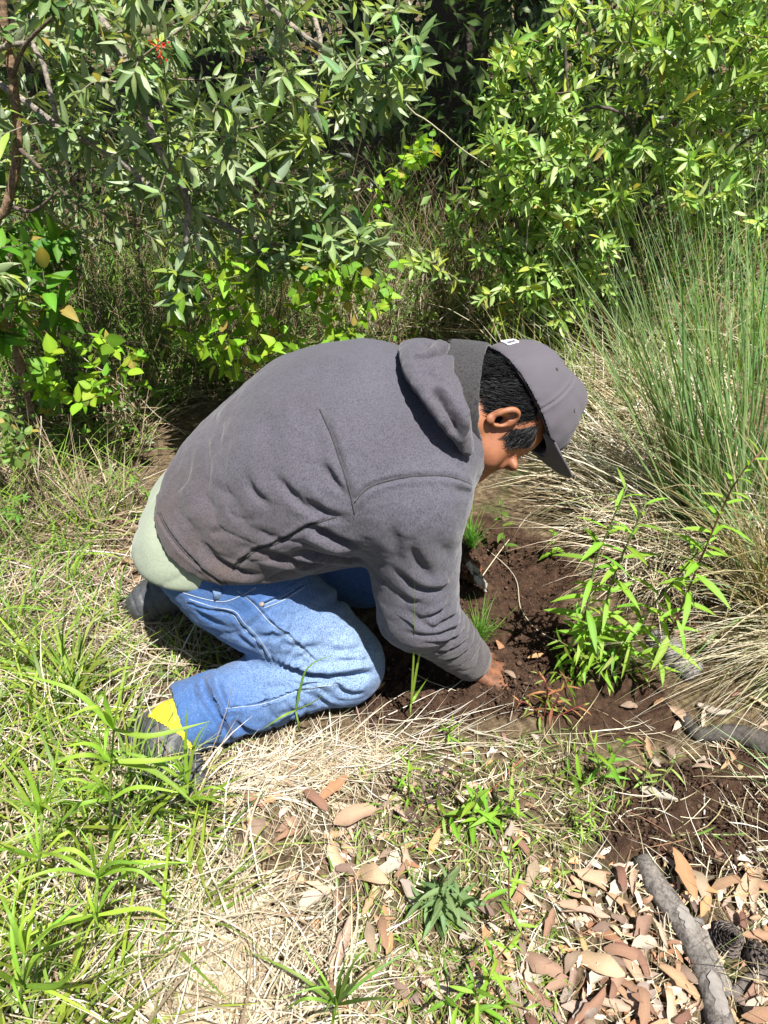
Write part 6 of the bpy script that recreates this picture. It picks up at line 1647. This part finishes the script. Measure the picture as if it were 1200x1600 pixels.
mb = MB(); add_tube(mb, spline(np.array([t0 - (0, 0, .05)] + tt), 24) - t0, np.linspace(.015, .009, 24), 9, (0.22, 0.14, 0.085)); mb.build('trunk', M_BARK, ro)
for a, b_, c_ in (((28,230),(60,260),(105,305)), ((20,120),(40,70),(90,20)), ((12,320),(50,330),(90,300))):
    mb = MB(); add_tube(mb, spline([at(*a, 1.92), at(*b_, 1.85), at(*c_, 1.8)], 10) - t0, np.linspace(.006, .003, 10), 6, (0.12, 0.09, 0.07)); mb.build('limb', M_BARK, ro)
for lb, px, r in (('white stick pointing up-left at the lower right edge', [(1150,1330),(1178,1368),(1225,1420)], [.004, .005, .005]),
                  ('pale stick lying across the top of the white one', [(1150,1337),(1180,1330),(1230,1318)], [.003, .0035, .0035]),
                  ('short pale stick with a broken end in the lower middle', [(805,1520),(825,1545),(845,1568)], [.004, .006, .006]),
                  ('thin upright straw beside the cones', [(1183,1420),(1178,1450),(1172,1485)], [.0018, .002, .002]),
                  ('thin grey twig between the right soil patch and the branch', [(1100,1240),(1100,1280),(1098,1320)], [.0016, .002, .002])):
    branch('pale_stick', lb, px, r, (0.58, 0.54, 0.48), 'stick', M_STRAW, 7, 12, .9, .08)
def strip(label, px, w, c, name='bark_strip'):
    P = np.array([on_ground(u, v, .012) for u, v in px]); L = spline(P, 9); V, Fq, C = blade_mesh(L, w, c, 9, .3); V2 = V - (0, 0, .003); n = len(V)
    o = link(name, mesh_from(name, np.concatenate([V, V2]) - L[0], np.concatenate([Fq, Fq[:, ::-1] + n]), True, np.concatenate([C, C])), None, M_DEAD); o.location = L[0]; tag(o, label, 'bark')
strip('pale grey strip of bark lying on the right soil patch', [(1000,1232),(1030,1240),(1062,1250)], .018, (0.30, 0.28, 0.25))
strip('light strip of wood half under leaves beside the branch', [(1070,1385),(1090,1385),(1105,1378)], .014, (0.36, 0.33, 0.29))
strip('grey curled strip of bark by the tussock foot', [(1090,1100),(1120,1112),(1150,1110)], .016, (0.28, 0.25, 0.22))
# pine cones: spirals of woody scales
def cone(label, px, R, axis_, open_, rng):
    c = on_ground(*px); c[2] += R * .55; root = empty('pine_cone', c, label, 'pine cone', 'pine cones by the branch')
    ax = nrm(axis_); u = nrm(np.cross(ax, (0.3, 0.9, .1))); w = np.cross(ax, u)
    T = (np.array([(0, -.25, 0), (0, .25, 0), (.6, -.42, .02), (.6, .42, .02), (.92, -.28, .10), (.92, .28, .10), (1.0, 0, .16), (0, -.2, -.10), (0, .2, -.10), (.6, -.34, -.10), (.6, .34, -.10), (.95, 0, -.02)]),
         np.array([(0, 2, 3, 1), (2, 4, 5, 3), (7, 8, 10, 9), (0, 7, 9, 2), (1, 3, 10, 8), (2, 9, 11, 4), (3, 5, 11, 10)]), None)
    me = mesh_from('scale', T[0], T[1], False, np.array([(0.085, 0.07, 0.062)] * 7 + [(0.04, 0.03, 0.027)] * 5) * np.array([1, 1, 1.2, 1.2, 2.2, 2.2, 2.5, 1, 1, 1, 1, 1.4])[:, None], mats=[M_STEM])
    me2 = mesh_from('core', *[np.concatenate(x) if False else x for x in tube([ax * -R * .8, ax * 0, ax * R * .75], [R * .3, R * .35, R * .05], 8, False)[:2]], True, None, mats=[M_SOLE])
    link('core', me2, root)
    P, D, U, LL = [], [], [], []
    for k in range(78):
        t = k / 77; a = k * 2.399963; h = (t - .5) * R * 1.5; rad = u * math.cos(a) + w * math.sin(a)
        P.append(c + ax * h + rad * R * .22 * (1 - .5 * t)); D.append(nrm(rad * (1.1 - .75 * t) + ax * (open_ + t * 1.1))); U.append(ax + rng.normal(0, .08, 3)); LL.append(R * (1.0 - .55 * t) * (.8 + .2 * math.sin(math.pi * t)))
    leaf_objects('scale', [me], root, np.array(P), np.array(D), np.array(U), np.array(LL), rng)
cone('open dark pine cone seen from its tip, beside the grey branch', (1132, 1474), .030, (-.1, -.25, .95), .15, RF)
cone('greyer pine cone lying on its side behind the open one', (1180, 1500), .026, (.85, -.3, .1), .5, RF)
# small stones
for k, (lb, px, r) in enumerate((('yellowish stone on the soil at the right', (1152, 1205), .011), ('dark stone beside the bark in the leaf litter', (1120, 1190), .008), ('small dark lump of charcoal in front of the knee', (582, 1080), .010), ('grey pebble in the moss at the bottom', (880, 1500), .007), ('dark lump at the left edge below the sticks', (20, 835), .016))):
    p = on_ground(*px); v_, f_, c_ = lumps(1, np.zeros((1, 3)), np.array([r]), np.array([[(0.36, 0.28, 0.15), (0.08, 0.07, 0.06), (0.02, 0.018, 0.017), (0.25, 0.23, 0.22), (0.02, 0.02, 0.018)][k]]), k)
    o = link('stone', mesh_from('stone', v_, f_, True, c_), None, M_CRUMB); o.location = p + np.array((0, 0, r * .5)); tag(o, lb, 'stone')

# crumbs pushed up over the fingers and the cuff
n = 260; p = WR_R + np.array((0.055, 0.0, 0)) + RF.normal(0, 1, (n, 3)) * np.array((.035, .040, 0)); p[:, 2] = gheight(p[:, 0], p[:, 1]) + .004 + .016 * np.exp(-((p[:, 0] - WR_R[0] - .075) / .03) ** 2 - ((p[:, 1] - WR_R[1]) / .035) ** 2) * RF.uniform(.2, 1, n)
v_, f_, c_ = lumps(n, p, RF.uniform(.0018, .005, n), base[RF.integers(0, 4, n)], 17)
tag(link('soil_crumbs', mesh_from('soil_crumbs', v_, f_, False, c_), None, M_CRUMB), 'crumbs of soil heaped against the fingers', kind='stuff')
